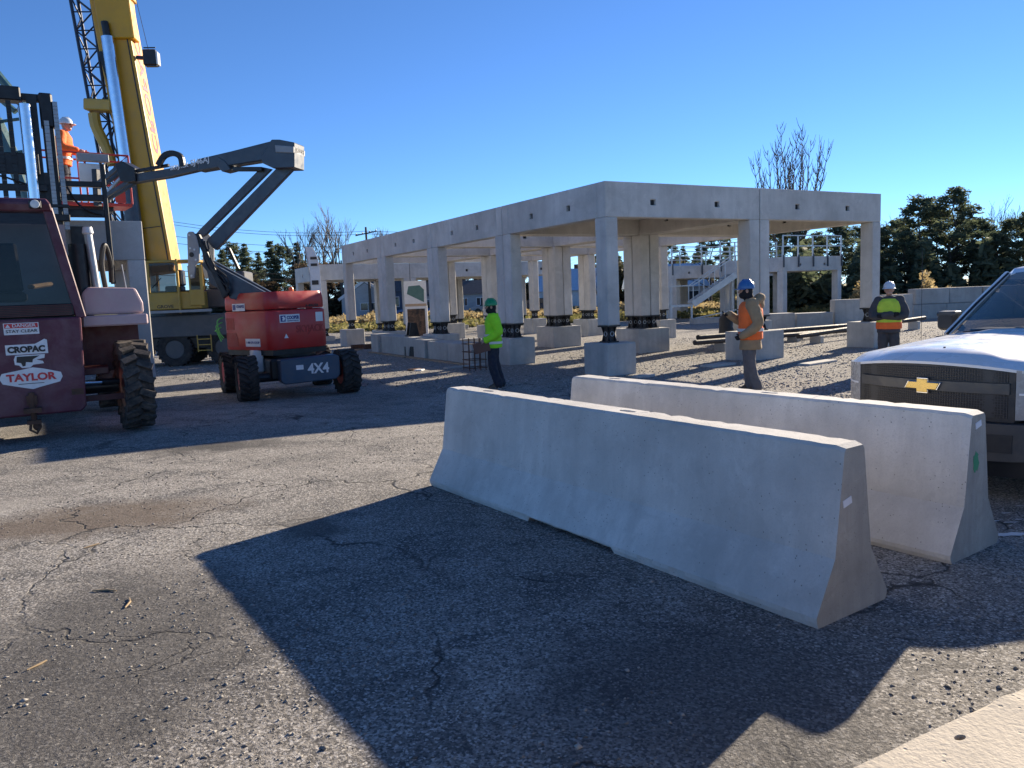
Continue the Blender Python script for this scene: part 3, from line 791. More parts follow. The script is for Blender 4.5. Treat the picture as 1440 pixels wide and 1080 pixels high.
wheel(fl, (-1.20, .46, .62), (-1, -.10, 0), .63, .46, .34, M['maroon_dark'], M['rubber_dusty'], 19, .055, chev=.45)
for sx in (-1, 1):
    wheel(fl, (sx * 1.15, 3.75, .72), (sx, 0, 0), .75, .5, .40, M['maroon_dark'], M['rubber_dusty'], 20, .055, chev=.45)
MB().tube([(-1.1, 3.75, .72), (1.1, 3.75, .72)], .14, 12).build('drive_axle', M['black'], fl)
# mast: outer and inner uprights, cross members, cylinders, chains, carriage and forks
MY = 4.75
mast = MB().box(-1.0, .62, MY - .15, MY + .2, .5, .75).build('mast', M['black'], fl, bevel=.02)
def mpart(mb, name, mat='black', **k): return mb.build(name, M[mat], mast, **k)
for x in (-1.0, .50):
    u = MB().box(x - .10, x + .10, MY - .16, MY - .13, .45, 4.2); u.box(x - .10, x + .10, MY + .13, MY + .16, .45, 4.2); u.box(x - .02, x + .02, MY - .13, MY + .13, .45, 4.2)
    mpart(u, 'outer_upright')
for x in (-.82, .33):
    u = MB().box(x - .08, x + .08, MY - .12, MY - .09, .6, 5.55); u.box(x - .08, x + .08, MY + .09, MY + .12, .6, 5.55); u.box(x - .02, x + .02, MY - .09, MY + .09, .6, 5.55)
    mpart(u, 'inner_upright')
mpart(MB().box(-1.25, .18, MY - .20, MY + .12, 5.42, 5.66), 'top_beam', bevel=.02)
mpart(MB().box(.18, .52, MY - .08, MY + .08, 5.46, 5.58), 'top_link', bevel=.01)
mpart(MB().box(.44, .66, MY - .16, MY + .14, 5.0, 5.60), 'sheave_block', bevel=.03)
mpart(MB().box(.46, .64, MY - .10, MY + .12, 3.0, 5.0), 'guide_rail', bevel=.01)
mpart(MB().box(-1.1, .36, MY - .20, MY - .13, 4.15, 4.52), 'mid_beam', bevel=.015)
mpart(MB().box(-1.1, .44, MY - .21, MY - .14, 3.86, 3.98), 'cross_member', bevel=.01)
mpart(MB().box(-1.1, .75, MY - .22, MY - .12, 3.34, 3.46), 'cross_member', bevel=.01)
mpart(MB().box(-1.1, .75, MY - .21, MY - .13, 3.58, 3.64), 'cross_member', bevel=.01)
mpart(MB().box(.4, 1.35, MY + .18, MY + .30, 4.02, 4.12), 'side_shift_bar', bevel=.01)
mpart(MB().box(.4, 1.35, MY + .18, MY + .30, 3.76, 3.88), 'side_shift_bar', bevel=.01)
mpart(MB().box(.4, 1.35, MY + .18, MY + .30, 3.46, 3.60), 'side_shift_bar', bevel=.01)
mpart(MB().box(1.33, 1.41, MY + .16, MY + .32, 2.2, 4.45), 'side_post', bevel=.01)
mpart(MB().tube([(.22, MY - .24, .8), (.22, MY - .24, 3.4)], .095, 16), 'lift_cylinder', smooth=True)
mpart(MB().tube([(.22, MY - .24, 3.4), (.22, MY - .24, 5.35)], .10, 16), 'lift_rod', 'chrome', smooth=True)
mpart(MB().tube([(-.75, MY - .24, .8), (-.75, MY - .24, 3.4)], .095, 16), 'lift_cylinder', smooth=True)
mpart(MB().tube([(-.75, MY - .24, 3.4), (-.75, MY - .24, 5.35)], .10, 16), 'lift_rod', 'chrome', smooth=True)
def chain(x, y, z0, z1, mat):
    c = MB(); n = int((z1 - z0) / .07)
    for k in range(n):
        z = z0 + (z1 - z0) * (k + .5) / n
        c.box(x - .038, x + .038, y - .02, y + .02, z - .04, z + .04 if k % 2 else z + .025)
    mpart(c, 'lift_chain', mat)
chain(-.02, MY - .20, 3.4, 5.4, 'black'); chain(-.20, MY - .20, 3.4, 5.4, 'black')
chain(.53, MY - .18, 3.4, 5.1, 'steel'); chain(.69, MY - .14, 3.2, 5.45, 'steel')
mpart(MB().tube(smooth_path([(-.5, MY - .2, 3.98), (-.3, MY - .26, 4.1), (-.02, MY - .26, 4.02), (.1, MY - .2, 3.98)]), .018, 6), 'hose', 'hose', smooth=True)
mpart(MB().tube(smooth_path([(.75, MY + .1, 4.0), (.9, MY + .1, 3.7), (1.1, MY + .12, 3.55), (1.3, MY + .2, 3.5)]), .02, 6), 'hose', 'hose', smooth=True)
mpart(MB().box(-1.2, 1.0, MY + .22, MY + .34, 1.95, 2.75), 'carriage', bevel=.02)
for x in (-1.05, .85):
    fk = MB().box(x - .11, x + .11, MY + .34, MY + .42, 2.57, 3.3); fk.loft([[(x - .11, MY + .34, 2.57), (x + .11, MY + .34, 2.57), (x + .11, MY + .34, 2.665), (x - .11, MY + .34, 2.665)], [(x - .11, MY + 2.6, 2.62), (x + .11, MY + 2.6, 2.62), (x + .11, MY + 2.6, 2.665), (x - .11, MY + 2.6, 2.665)]])
    mpart(fk, 'fork')
MB().tube([(.62, 2.2, 1.0), (.45, MY - .2, 1.8)], .06, 10).build('tilt_cylinder', M['black'], fl)
MB().tube([(-.66, 2.2, 1.0), (-.9, MY - .2, 1.8)], .06, 10).build('tilt_cylinder', M['black'], fl)
MB().lathe([(.06, 0), (.06, .08), (.03, .12)], (-.62, .35, 3.18), (0, 0, 1), 14).build('beacon', M['orange_lamp'], fl, smooth=True)

# frame carried on the forks
dl = Matrix.Rotation(R(30), 4, 'Z')
dcorner = FL0 + dl @ Vector((2.0 - LV, MY + .44, 0))
place_frame(Vector((dcorner.x, dcorner.y, 0)), 2.665 - (TOP - BEAM - COLB) + FL0.z, 'open concrete frame carried on the forks of the maroon forklift', 'concrete frames away from the large structure', R(30))

# ================================================================ the red boom lift
BL0 = Vector((-4.25, 15.37, 0)); BL0.z = gz(BL0.x, BL0.y)
bl = thing('boom_lift', 'red articulating boom lift with folded grey arms and a raised work basket', 'boom lift', BL0, R(28))
BI = (Matrix.Translation(BL0) @ Matrix.Rotation(R(28), 4, 'Z')).inverted()
def L_(p): return BI @ Vector(p)
for sx in (-1, 1):
    for y in (0, 2.05):
        wheel(bl, (sx * .98, y, .435), (sx, .05 * (1 if y == 0 else 0), 0), .445, .36, .25, M['rim_red'], M['rubber'], 20, .03, chev=.6)
ch = MB().box(-.55, .55, -.15, 2.3, .38, .78).build('chassis', M['black'], bl, bevel=.03)
MB().tube([(-.95, 0, .435), (.95, 0, .435)], .09, 10).build('axle', M['black'], bl); MB().tube([(-.95, 2.05, .435), (.95, 2.05, .435)], .09, 10).build('axle', M['black'], bl)
fp = MB().prism([(-.42, .36), (-.34, .30), (.66, .33), (.74, .42), (.74, .78), (.66, .82), (-.42, .78)], (0, -.42, 0), X, Z, Y * .3).build('bumper_box', M['lift_blue'], bl, bevel=.02)
lettering('4X4', .27, M['sticker'], fp, (.31, -.424, .565), X, Z, .008, width=.42)
MB().box(-.12, .02, -.424, -.42, .57, .66).build('small_label', M['sticker'], fp)
MB().lathe([(.62, .0), (.62, .12), (.5, .14)], (0, 1.05, .78), (0, 0, 1), 24).build('slew_ring', M['black'], bl, smooth=True)
MB().box(-.75, -.55, .5, 1.2, .5, .95).build('step_box', M['white'], bl, bevel=.02)
# turntable cover: corner towards the camera at 380 px
ccx = at(380, 450, 15.2); a_, b_ = 1.69, 1.43
ur = Vector((.616, .788, 0)); ul = Vector((-.788, .616, 0))
cc = Vector((ccx.x, ccx.y, 0)) + ur * b_ / 2 + ul * a_ / 2
clocal = L_((cc.x, cc.y, BL0.z)); tr = math.atan2(ur.y, ur.x) - R(28)
tt = bpy.data.objects.new('turntable', None); COL.objects.link(tt)
def slab(w, d, r, z0, z1, mat, name, parent, shrink=0., top=.06, n=6):
    base = rounded_rect(w, d, r, n)
    def rg(k, z, tilt=0): return [Vector((p[0] * k, p[1] * k, z + tilt * p[0])) for p in base]
    return MB().loft([rg(.985, z0), rg(1, z0 + .03), rg(1, z1 - top), rg(.985, z1 - top * .4), rg(.95, z1)]).build(name, mat, parent, smooth=True, ang=50)
bpy.data.objects.remove(tt)
body = None
def place_local(o):
    o.location = (clocal.x, clocal.y, 0); o.rotation_euler = (0, 0, tr); return o
cover = place_local(slab(b_, a_, .20, .95, 1.74, M['lift_red'], 'engine_cover', bl, top=.04))
upper = slab(b_ * .995, a_ * .995, .22, 1.755, 2.10, M['lift_red'], 'upper_cover', cover, top=.16)
MB().box(-b_ * .46, b_ * .46, -a_ * .46, a_ * .46, .84, .95).build('turntable_plate', M['black'], cover)
# local cover frame: x = along right face, -y face towards camera-right; -x face towards camera-left
EX, EY = Vector((1, 0, 0)), Vector((0, -1, 0))
xl, yf = -b_ / 2, -a_ / 2          # left face is x = xl (reads towards -y), right face is y = yf (reads towards +x)
def on_right(poly, off, mat, name): return MB().prism(poly, (0, yf - off, 0), X, Z, Y * .004).build(name, mat, cover)
def on_left(poly, off, mat, name): return MB().prism(poly, (xl - off, 0, 0), -Y, Z, X * .004).build(name, mat, cover)
on_right(rect(-.50, -.02, 1.48, 1.64), .003, M['sticker'], 'hire_sign')
MB().prism(rect(-.48, -.36, 1.50, 1.62), (0, yf - .005, 0), X, Z, Y * .002).build('logo_mark', M['letter_blue'], cover)
MB().prism([(-.45, 1.53), (-.40, 1.515), (-.37, 1.56), (-.40, 1.605), (-.45, 1.59), (-.42, 1.56)], (0, yf - .007, 0), X, Z, Y * .002).build('logo_inner', M['sticker'], cover)
lettering('COOPER', .09, M['letter_blue'], cover, (-.185, yf - .006, 1.572), X, Z, .004, width=.30)
lettering('EQUIPMENT RENTALS', .03, M['letter_blue'], cover, (-.185, yf - .006, 1.51), X, Z, 0, width=.28)
on_right(rect(.38, .56, 1.47, 1.66), .003, M['sticker'], 'notice_label')
on_right([(-.42, 1.17), (-.32, 1.17), (-.37, 1.26)], .003, M['sticker'], 'warning_label')
lettering('A-400-074', .075, M['letter_black'], cover, (.30, yf - .004, 1.80), X, Z, .002, width=.32)
lettering('SKYJACK', .20, M['lift_dred'], cover, (.22, yf - .003, 1.33), X, Z, .004, width=.70)
on_right(rect(-.50, .50, 1.775, 1.79), .001, M['lift_dred'], 'seam_line')
on_left(rect(-.42, .02, 1.86 - .12, 1.86 + .03), .003, M['sticker'], 'hire_sign')
MB().prism(rect(-.40, -.30, 1.76, 1.87), (xl - .006, 0, 0), -Y, Z, X * .002).build('logo_mark', M['letter_blue'], cover)
lettering('COOPER', .075, M['letter_blue'], cover, (xl - .007, .13, 1.83), -Y, Z, .003, width=.27)
on_left(rect(-.04, .46, 1.02, 1.18), .003, M['sticker'], 'phone_sign')
lettering('1-888-275-COOP', .06, M['letter_blue'], cover, (xl - .006, -.21, 1.10), -Y, Z, .001, width=.44)
on_left(rect(-.78 + .1, -.40, 1.36, 1.60), .003, M['lift_dred'], 'vent_panel')
on_left([(-.70, 1.02), (-.30, 1.02), (-.30, 1.2), (-.36, 1.3), (-.70, 1.3)], .003, M['lift_dred'], 'access_panel')
MB().lathe([(.05, 0), (.05, .07), (.03, .10)], (.30, -.2, 2.10), (0, 0, 1), 14).build('beacon', M['orange_lamp'], cover, smooth=True)
# booms, in one vertical plane
E0 = at(400, 219, 15.8); T0 = at(183, 246, 16.5)
bx = Vector((T0.x - E0.x, T0.y - E0.y, 0)).normalized(); bn = Vector((-bx.y, bx.x, 0))
if bn.y > 0: bn = -bn
def pp(px, py):
    d = ray(px, py); t = (E0 - CAM).dot(bn) / d.dot(bn); return CAM + d * t
bnl = (BI.to_3x3() @ bn)
def flat(poly, thick, name, mat, parent=bl, off=0., bevel=.01):
    q = [L_(pp(*p)) for p in poly]; n_ = bnl
    a = [v + n_ * (off + thick / 2) for v in q]; b = [v + n_ * (off - thick / 2) for v in q]; k = len(q)
    return MB().add(a + b, [tuple(range(k)), tuple(range(2 * k - 1, k - 1, -1))] + [(i, (i + 1) % k, k + (i + 1) % k, k + i) for i in range(k)]).build(name, M[mat], parent, bevel=bevel)
main = flat([(389, 199), (400, 199), (404, 222), (375, 227), (330, 234), (283, 242), (283, 225), (330, 214)], .26, 'main_boom', 'lift_grey', bevel=.02)
flat([(283, 228), (283, 240), (240, 250), (196, 257), (194, 245), (240, 238)], .18, 'telescoping_boom', 'lift_grey', main)
flat([(240, 231), (240, 235), (196, 243.5), (195, 239)], .08, 'cable_track_tube', 'black', main, off=.06)
tp = smooth_path([L_(pp(228, 234)) + bnl * .12, L_(pp(236, 221)) + bnl * .12, L_(pp(248, 217)) + bnl * .12, L_(pp(259, 222)) + bnl * .12, L_(pp(262, 236)) + bnl * .12], 7)
ct = MB()
for i in range(len(tp) - 1): ct.bar(tp[i], tp[i + 1], .11, .07, up=bnl)
ct.build('cable_carrier', M['black'], main)
lettering('SKYJACK', .11, M['sticker'], main, L_(pp(258, 236)) + bnl * .145, L_(pp(275, 232.7)) - L_(pp(240, 239.6)), Z, .003, width=.42)
lettering('SJ46AJ', .15, M['sticker'], main, L_(pp(287, 228.5)) + bnl * .145, L_(pp(303, 225.2)) - L_(pp(270, 231.8)), Z, .003, width=.42)
flat([(374, 224), (389, 199), (400, 199), (421, 203), (421, 238), (392, 239), (377, 232)], .44, 'elbow_casting', 'lift_grey', bevel=.015)
flat([(395, 207), (421, 209), (421, 218), (396, 217)], .50, 'elbow_cover', 'grey', bevel=.01)
for off in (0,):
    flat([(299, 347), (292, 338), (405, 222), (416, 236), (305, 352)], .10, 'lower_riser_arm', 'lift_grey', off=off)
flat([(277, 329), (281, 324), (369, 235), (383, 238), (290, 331), (284, 334)], .08, 'upper_riser_arm', 'lift_grey')
flat([(332, 236), (373, 236), (373, 242), (332, 242)], .09, 'boom_cylinder', 'black', off=.1)
flat([(312, 222), (322, 228), (330, 240), (318, 243), (312, 236)], .30, 'cylinder_bracket', 'lift_grey')
pvt = [(274.5, 330), (277, 327), (282, 327), (287, 333), (291, 349), (291, 366), (286, 374), (284, 391), (279, 392), (276, 380)]
for off in (-.26, .26): flat(pvt, .04, 'pivot_plate', 'grey', off=off, bevel=.004)
for (x, y) in ((278, 332), (279, 350), (285, 352), (287, 366), (281, 388)):
    q = L_(pp(x, y)) + bnl * .28
    MB().lathe([(.022, 0), (.022, .012)], q, bnl, 10).build('pin', M['lens'], bl)
MB().lathe([(.05, 0), (.05, .02)], L_(pp(281, 359)) + bnl * .27, bnl, 14).build('pivot_pin', M['black'], bl)
for off in (-.12, .12): flat([(289, 372), (296, 366), (380, 412), (372, 424), (330, 420)], .09, 'base_riser', 'lift_grey', off=off)
flat([(283, 330), (289, 329), (330, 415), (323, 420)], .08, 'riser_link', 'black', off=.22)
flat([(311, 345), (316, 348), (330, 378), (325, 376)], .07, 'riser_cylinder', 'black', off=-.2)
flat([(296, 380), (322, 396), (352, 416), (340, 424), (300, 398)], .3, 'riser_frame', 'lift_grey', off=0)
for k in range(3):
    q = [L_(pp(293 + 4 * k, 340)), L_(pp(300 + 5 * k, 372)), L_(pp(318 + 6 * k, 392)), L_(pp(332 - 2 * k, 408)), L_(pp(322 + 2 * k, 416))]
    MB().tube(smooth_path([v + bnl * .25 for v in q], 5), .018, 6).build('hose', M['hose'], bl, smooth=True)
# jib and basket
kn = flat([(168, 232), (178, 228), (196, 238), (197, 256), (186, 258), (176, 256)], .30, 'jib_knuckle', 'black')
for off in (-.09, .09):
    flat([(138, 258), (172, 231), (176, 236), (141, 264)], .05, 'jib_arm', 'lift_grey', off=off)
    flat([(139, 281), (184, 254), (187, 259), (142, 286)], .05, 'jib_arm', 'lift_grey', off=off)
flat([(142, 276), (170, 247), (173, 250), (146, 279)], .06, 'jib_cylinder', 'steel')
flat([(131, 238), (138, 238), (141, 290), (134, 290)], .12, 'jib_bracket', 'black')
bk0 = L_(pp(126, 288))
bkx = (BI.to_3x3() @ Vector((.80, .60, 0))); bky = Vector((-bkx.y, bkx.x, 0))
def BK(x, y, z): return bk0 + bkx * x + bky * (y + .5) + Z * z
bas = MB().obox(BK(0, 0, .03), bkx * .85, bky * .42, Z * .03).build('work_basket', M['basket_red'], bl)
def rail(pts, r=.02, mat='basket_red', name='guard_rail'): MB().tube(pts, r, 8).build(name, M[mat], bas, smooth=True)
for z in (.55, 1.08):
    rail([BK(-.85, -.42, z), BK(.85, -.42, z), BK(.85, .42, z), BK(-.85, .42, z), BK(-.85, -.42, z)])
for (x, y) in ((-.85, -.42), (0, -.42), (.85, -.42), (.85, .42), (0, .42), (-.85, .42)):
    rail([BK(x, y, .05), BK(x, y, 1.08)], name='rail_post')
MB().obox(BK(.15, -.46, .98), bkx * .30, bky * .08, Z * .08).build('control_box', M['grey'], bas, bevel=.01)
MB().obox(BK(.12, -.45, .62), bkx * .25, bky * .02, Z * .24).build('control_panel', M['white'], bas, bevel=.01)
MB().obox(BK(.62, -.445, .35), bkx * .10, bky * .02, Z * .28).build('toe_panel', M['basket_red'], bas)
MB().obox(BK(0, 0, -.05), bkx * .5, bky * .25, Z * .05).build('basket_support', M['black'], bas)
for k in range(3):
    q0 = cc + ul * (.55 + .08 * k) - ur * .5
    pass
gs = cover.matrix_basis
for k in range(3):
    x0 = -b_ / 2 - .02; y0 = a_ / 2 - .06 + .05 * k
    MB().tube(smooth_path([(x0 + .02, y0, 1.62 - .1 * k), (x0 - .10, y0 + .03, 1.55 - .1 * k), (x0 - .06, y0 + .04, 1.32), (x0, y0, 1.2 - .04 * k)], 5), .013, 6).build('green_strap', M['rope_green'], cover, smooth=True)

# ================================================================ the yellow crane
CR0 = Vector((-10.2, 24.6, 0)); CR0.z = gz(CR0.x, CR0.y)
crn = thing('mobile_crane', 'yellow mobile crane with tall boom, lattice jib and open operator cab', 'crane', CR0, R(6))
CI = (Matrix.Translation(CR0) @ Matrix.Rotation(R(6), 4, 'Z')).inverted()
def K_(p): return CI @ Vector(p)
MB().box(-7.5, 1.75, .3, 2.6, .95, 1.65).build('carrier_deck', M['carrier'], crn, bevel=.03)
MB().box(-7.3, 1.65, .5, 2.4, .55, .95).build('carrier_frame', M['black'], crn, bevel=.03)
for x in (-6.0, -4.4, -2.4, -.55, 1.0):
    wheel(crn, (x, .55, .56), (0, -1, 0), .57, .42, .30, M['carrier'], M['rubber'], 26, .02, chev=.3)
    wheel(crn, (x, 2.35, .56), (0, 1, 0), .57, .42, .30, M['carrier'], M['rubber'], 26, .02, chev=.3)
for x in (.20, .62):
    MB().bar((x, .30, .45), (x, .30, 1.0), .03).build('ladder_rail', M['yellow_cab'], crn)
for z in (.5, .68, .86): MB().bar((.2, .29, z), (.62, .29, z), .03).build('ladder_rung', M['yellow_cab'], crn)
MB().lathe([(.95, 0), (.95, .2)], (-.6, 1.45, 1.65), (0, 0, 1), 28).build('slew_ring', M['black'], crn, smooth=True)
MB().box(-2.8, 1.7, .75, 2.2, 1.85, 2.45).build('superstructure', M['carrier'], crn, bevel=.04)
MB().box(.55, 1.7, .8, 2.1, 2.45, 3.0).build('winch_housing', M['carrier'], crn, bevel=.04)
# cab: side facing the camera
q = [K_(at(x, y, 24.3)) for x, y in ((206, 437), (272, 432), (283, 425), (275, 372), (252, 364), (208, 366))]
cabo = MB()
yy0 = q[0].y
floor_ = min(v.z for v in q); 
cx0, cx1 = q[0].x, q[2].x - .1; cz0, cz1 = floor_, q[4].z
cb = MB().box(cx0, cx1, .05, .95, cz0, cz0 + .55).build('cab', M['yellow_cab'], crn, bevel=.03)
w_ = cx1 - cx0
MB().box(cx0 + .02, cx1 - .05, .05, .95, cz1 - .08, cz1).build('cab_roof', M['yellow_cab'], cb, bevel=.02)
for (x, y) in ((cx0 + .04, .09), (cx0 + w_ * .58, .07), (cx1 - .12, .09), (cx0 + .04, .9), (cx1 - .12, .9)):
    MB().bar((x, y, cz0 + .55), (x + (.03 if x < cx0 + .1 else 0), y, cz1 - .08), .08).build('cab_pillar', M['yellow_cab'], cb, bevel=.01)
MB().box(cx0 + .09, cx0 + w_ * .54, .072, .082, cz0 + .56, cz1 - .09).build('side_window', M['glass'], cb)
MB().box(cx0 + .0, cx0 + .012, .14, .86, cz0 + .56, cz1 - .09).build('front_window', M['glass'], cb)
MB().bar((cx0 + w_ * .60, -.03, cz0 - .12), (cx0 + w_ * .60, -.03, cz1 + .02), .06).build('door_post', M['yellow_cab'], cb, bevel=.01)
MB().box(cx0 + w_ * .80, cx1 + .12, -.05, .0, cz0 + .1, cz1 - .2).build('sliding_door', M['yellow_cab'], cb, bevel=.02)
MB().box(cx0 + w_ * .84, cx1 + .02, -.056, -.05, cz0 + .6, cz1 - .28).build('door_window', M['glass'], cb)
MB().box(cx0 + .45, cx0 + .95, .3, .8, cz0 + .56, cz0 + .75).build('seat', M['black'], cb, bevel=.04)
MB().box(cx0 + .85, cx0 + .98, .3, .8, cz0 + .75, cz0 + 1.25).build('seat_back', M['black'], cb, bevel=.04)
lettering('GROVE', .14, M['letter_black'], cb, (cx0 + .5, .045, cz0 + .1), X, Z, .002, width=.5)
MB().tube([(cx0 + .15, .04, cz0 + .7), (cx0 + .45, .04, cz0 + 1.0)], .012, 6).build('wiper', M['black'], cb)
MB().box(cx0 - .06, cx1 + .3, -.08, .05, cz0 - .10, cz0 - .02).build('cab_step', M['grey'], cb)
# boom
YB = 25.6
def bp(px, py, Y=YB): return K_(at(px, py, Y))
axis0, axis1 = bp(226, 372), bp(168, 60)
da = (axis1 - axis0).normalized()
axis_top = axis0 + da * 19.0
sxv = Vector((1, 0, 0)); 
def boom_sec(p0, p1, w, d, name, mat, parent=None, bev=.04):
    return MB().taper(p0, p1, d, w, d, w, up=sxv).build(name, M[mat], parent or crn, bevel=bev, seg=2)
boom = boom_sec(axis0 - da * .3, axis0 + da * 8.3, 1.02, .95, 'boom', 'yellow')
boom_sec(axis0 + da * 8.3, axis0 + da * 8.9, 1.20, 1.08, 'boom_collar', 'yellow', boom)
boom_sec(axis0 + da * 8.9, axis_top, .86, .82, 'boom_inner_section', 'yellow', boom)
# seams and edge flanges on the boom
perp = Vector((da.z, 0, -da.x)).normalized()
for (k0, k1) in ((-.3, 8.3),):
    for s in (1,):
        MB().bar(axis0 + da * k0 + perp * .40 + Vector((0, -.482, 0)), axis0 + da * k1 + perp * .40 + Vector((0, -.482, 0)), .03, .03).build('weld_seam', M['black'], boom)
for k in (1.15, 2.9):
    MB().bar(axis0 + da * k + perp * -.49 + Vector((0, -.48, 0)), axis0 + da * k + perp * .40 + Vector((0, -.48, 0)), .03, .02).build('weld_seam', M['black'], boom)
# lettering up the sunlit side
side_n = perp
lettering('CROPAC', .62, M['letter_red'], boom, axis0 + da * 5.3 + perp * .515 + Vector((0, .0, 0)), da, Vector((0, -1, 0)) if perp.x < 0 else Vector((0, 1, 0)), .012, depth=.004, width=3.6)
# lifting cylinder
c0, c1, c2 = bp(190, 330, 24.9), bp(179, 245, 24.9), bp(151, 52, 24.9)
MB().tube([c0 + (c0 - c1) * .6, c1], .24, 18).build('lift_cylinder', M['lift_grey'], crn, smooth=True)
MB().tube([c1, c2], .185, 18).build('lift_rod', M['chrome'], crn, smooth=True)
MB().tube([c2, c2 + da * .45], .11, 12).build('rod_eye', M['black'], crn)
MB().prism([(-.5, -.2), (.5, -.2), (.55, 1.0), (.1, 1.5), (-.5, 1.2)], c2 + da * .2 + Vector((.25, .1, 0)), Vector((1, 0, 0)), da, Vector((0, .5, 0))).build('boom_bracket', M['yellow'], crn, bevel=.03)
# folded lattice jib
j0, j1 = bp(166, 320, 25.4), bp(106, -60, 25.4)
dj = (j1 - j0).normalized(); jx = Vector((1, 0, 0)); jy = Vector((0, 1, 0)); JL = (j1 - j0).length
jib = MB().box(j1.x - .32, j1.x + .32, j1.y - .1, j1.y + .6, j1.z - .12, j1.z + .12).build('lattice_jib', M['jib'], crn)
def jpt(t, a, b):
    k = .18 + .15 * t
    return j0 + dj * (t * JL) + jx * a * k + jy * (b * k + .2)
for a in (-1, 1):
    for b in (-1, 1):
        MB().tube([jpt(0, a, b), jpt(1, a, b)], .05, 6).build('jib_chord', M['jib'], jib)
nj = 15
for i in range(nj):
    for (a0, b0, a1, b1) in ((-1, -1, 1, -1), (1, -1, 1, 1), (-1, 1, 1, 1), (-1, -1, -1, 1)):
        s = i % 2
        p0, p1 = ((a0, b0), (a1, b1)) if s else ((a1, b1), (a0, b0))
        MB().tube([jpt(i / nj, *p0), jpt((i + 1) / nj, *p1)], .026, 5).build('jib_lacing', M['jib'], jib)
    MB().tube([jpt(i / nj, -1, -1), jpt(i / nj, 1, -1)], .022, 5).build('jib_lacing', M['jib'], jib)
MB().bar(bp(122, 148, 25.1), bp(160, 150, 25.1), .45, .34).build('jib_hanger', M['yellow_cab'], crn, bevel=.03)
MB().tube(smooth_path([bp(132, 160, 25.0), bp(136, 180, 25.0), bp(148, 205, 25.0), bp(158, 232, 25.0)]), [.18] * 6 + [.17] * 6 + [.15] * 7, 8).build('jib_stowage_arm', M['yellow_cab'], crn, smooth=True)
MB().prism([(0, 0), (.3, 0), (.5, -.9), (.2, -.9)], bp(137, 72, 25.0), X, Z, Y * .3).build('jib_catch', M['black'], crn)
# camera lamp on an arm
lm = bp(212, 82, 25.3)
MB().bar(bp(192, 81, 25.3), lm, .10).build('lamp_arm', M['black'], crn)
lb = MB().obox(lm, (.20, 0, 0), (0, .15, 0), (0, 0, .24)).build('boom_lamp', M['black'], crn, bevel=.03)
MB().obox(lm + Vector((.22, 0, -.02)), (.025, 0, 0), (0, .13, 0), (0, 0, .19)).build('lamp_lens', M['lens'], lb)
for s in (-.27, .27):
    MB().bar(lm + Vector((-.14, -.16, s)), lm + Vector((.22, -.16, s)), .03).build('lamp_guard', M['black'], lb)
MB().tube([lm + Vector((-.05, 0, .25)), lm + Vector((-.35, 0, 2.2)), lm + Vector((-.6, .2, 5.5))], .008, 4).build('boom_cable', M['hose'], crn)
# second crane: teal lattice mast far behind
tc = thing('lattice_crane_boom', 'teal steel crane boom leaning in behind the maroon forklift', 'crane', (at(20, 440, 30).x, 30, gz(-20, 30)), 0)
TI = Matrix.Translation(-Vector(tc.location))
def tq(px, py, Y=30): return TI @ at(px, py, Y)
for (a, b, w) in (((46, 165), (-40, 60), .32), ((22, 157), (-60, 90), .22)):
    MB().tube([tq(*a), tq(*b)], w * .5, 8).build('boom_chord', M['teal'], tc, smooth=True)
MB().tube([tq(-8, 170), tq(22, 232), tq(48, 300), tq(75, 440)], [.3, .3, .26, .26], 8).build('mast_leg', M['teal'], tc, smooth=True)
MB().tube([tq(46, 165), tq(75, 440)], .16, 8).build('mast_leg', M['teal'], tc, smooth=True)
for k in range(5):
    a = tq(46 + 5 * k, 165 + 45 * k); b = tq(-8 + 14 * k, 172 + 45 * k)
    MB().tube([a, b], .06, 6).build('mast_lacing', M['teal'], tc)
MB().ball(tq(36, 155), .28, .28, .24).build('sheave_head', M['grey'], tc, smooth=True)
MB().box(-1.2, 2.5, -1.2, 1.2, 0, .9).build('crawler_base', M['teal'], tc, bevel=.1)
# ================================================================ the white pickup
TR0 = at(1300, 541, 5.9); TR0.z = gz(TR0.x + 1, TR0.y + 1) - .03
tk = thing('pickup_truck', 'dusty white pickup truck with black grille and gold cross emblem', 'truck', TR0, R(-58))
M['truck_white'] = paint('truck_white_paint', (.70, .71, .73), .30, 0, .04, .45, (.55, .52, .47), 1.3)
M['truck_white'].node_tree.nodes['Principled BSDF'].inputs['Coat Weight'].default_value = .25
M['grille_black'] = paint('grille_plastic', (.022, .023, .025), .5, 0, .15, .3, (.07, .065, .06), 6)
M['grille_bar'] = paint('dull_grille_bar', (.045, .047, .05), .4, 0, .1, .4, (.09, .085, .08), 5)
M['bumper'] = paint('dusty_bumper', (.055, .055, .056), .5, .0, .15, .6, (.11, .10, .09), 4)
M['gold'] = paint('gold_emblem', (.62, .44, .14), .3, .6, .1)
def hexmesh():
    t = NT('grille_mesh'); v = t.voro(55, 'DISTANCE_TO_EDGE', t.co((1, .2, 1)), rnd=.1)
    return t.done(t.mix(t.ramp(v, [(.06, 0.), (.14, 1.)]), (.035, .036, .038), (.006, .006, .007)), .5, t.bump(v, .6, .01))
M['grille_mesh'] = hexmesh()
def yf_(x):
    a = abs(x)
    return .10 * (a / .6) ** 2 if a < .6 else .10 + (a - .6) * .333 + 2.4 * (a - .6) ** 2
def strip(x0, x1, zf0, zf1, off, th, n=24):
    """curved panel that follows the nose of the truck"""
    rings = []
    for i in range(n + 1):
        x = x0 + (x1 - x0) * i / n
        z0 = zf0(x) if callable(zf0) else zf0; z1 = zf1(x) if callable(zf1) else zf1
        y = yf_(x) + off
        rings.append([(x, y, z0), (x, y, z1), (x, y + th, z1), (x, y + th, z0)])
    return MB().loft(rings)
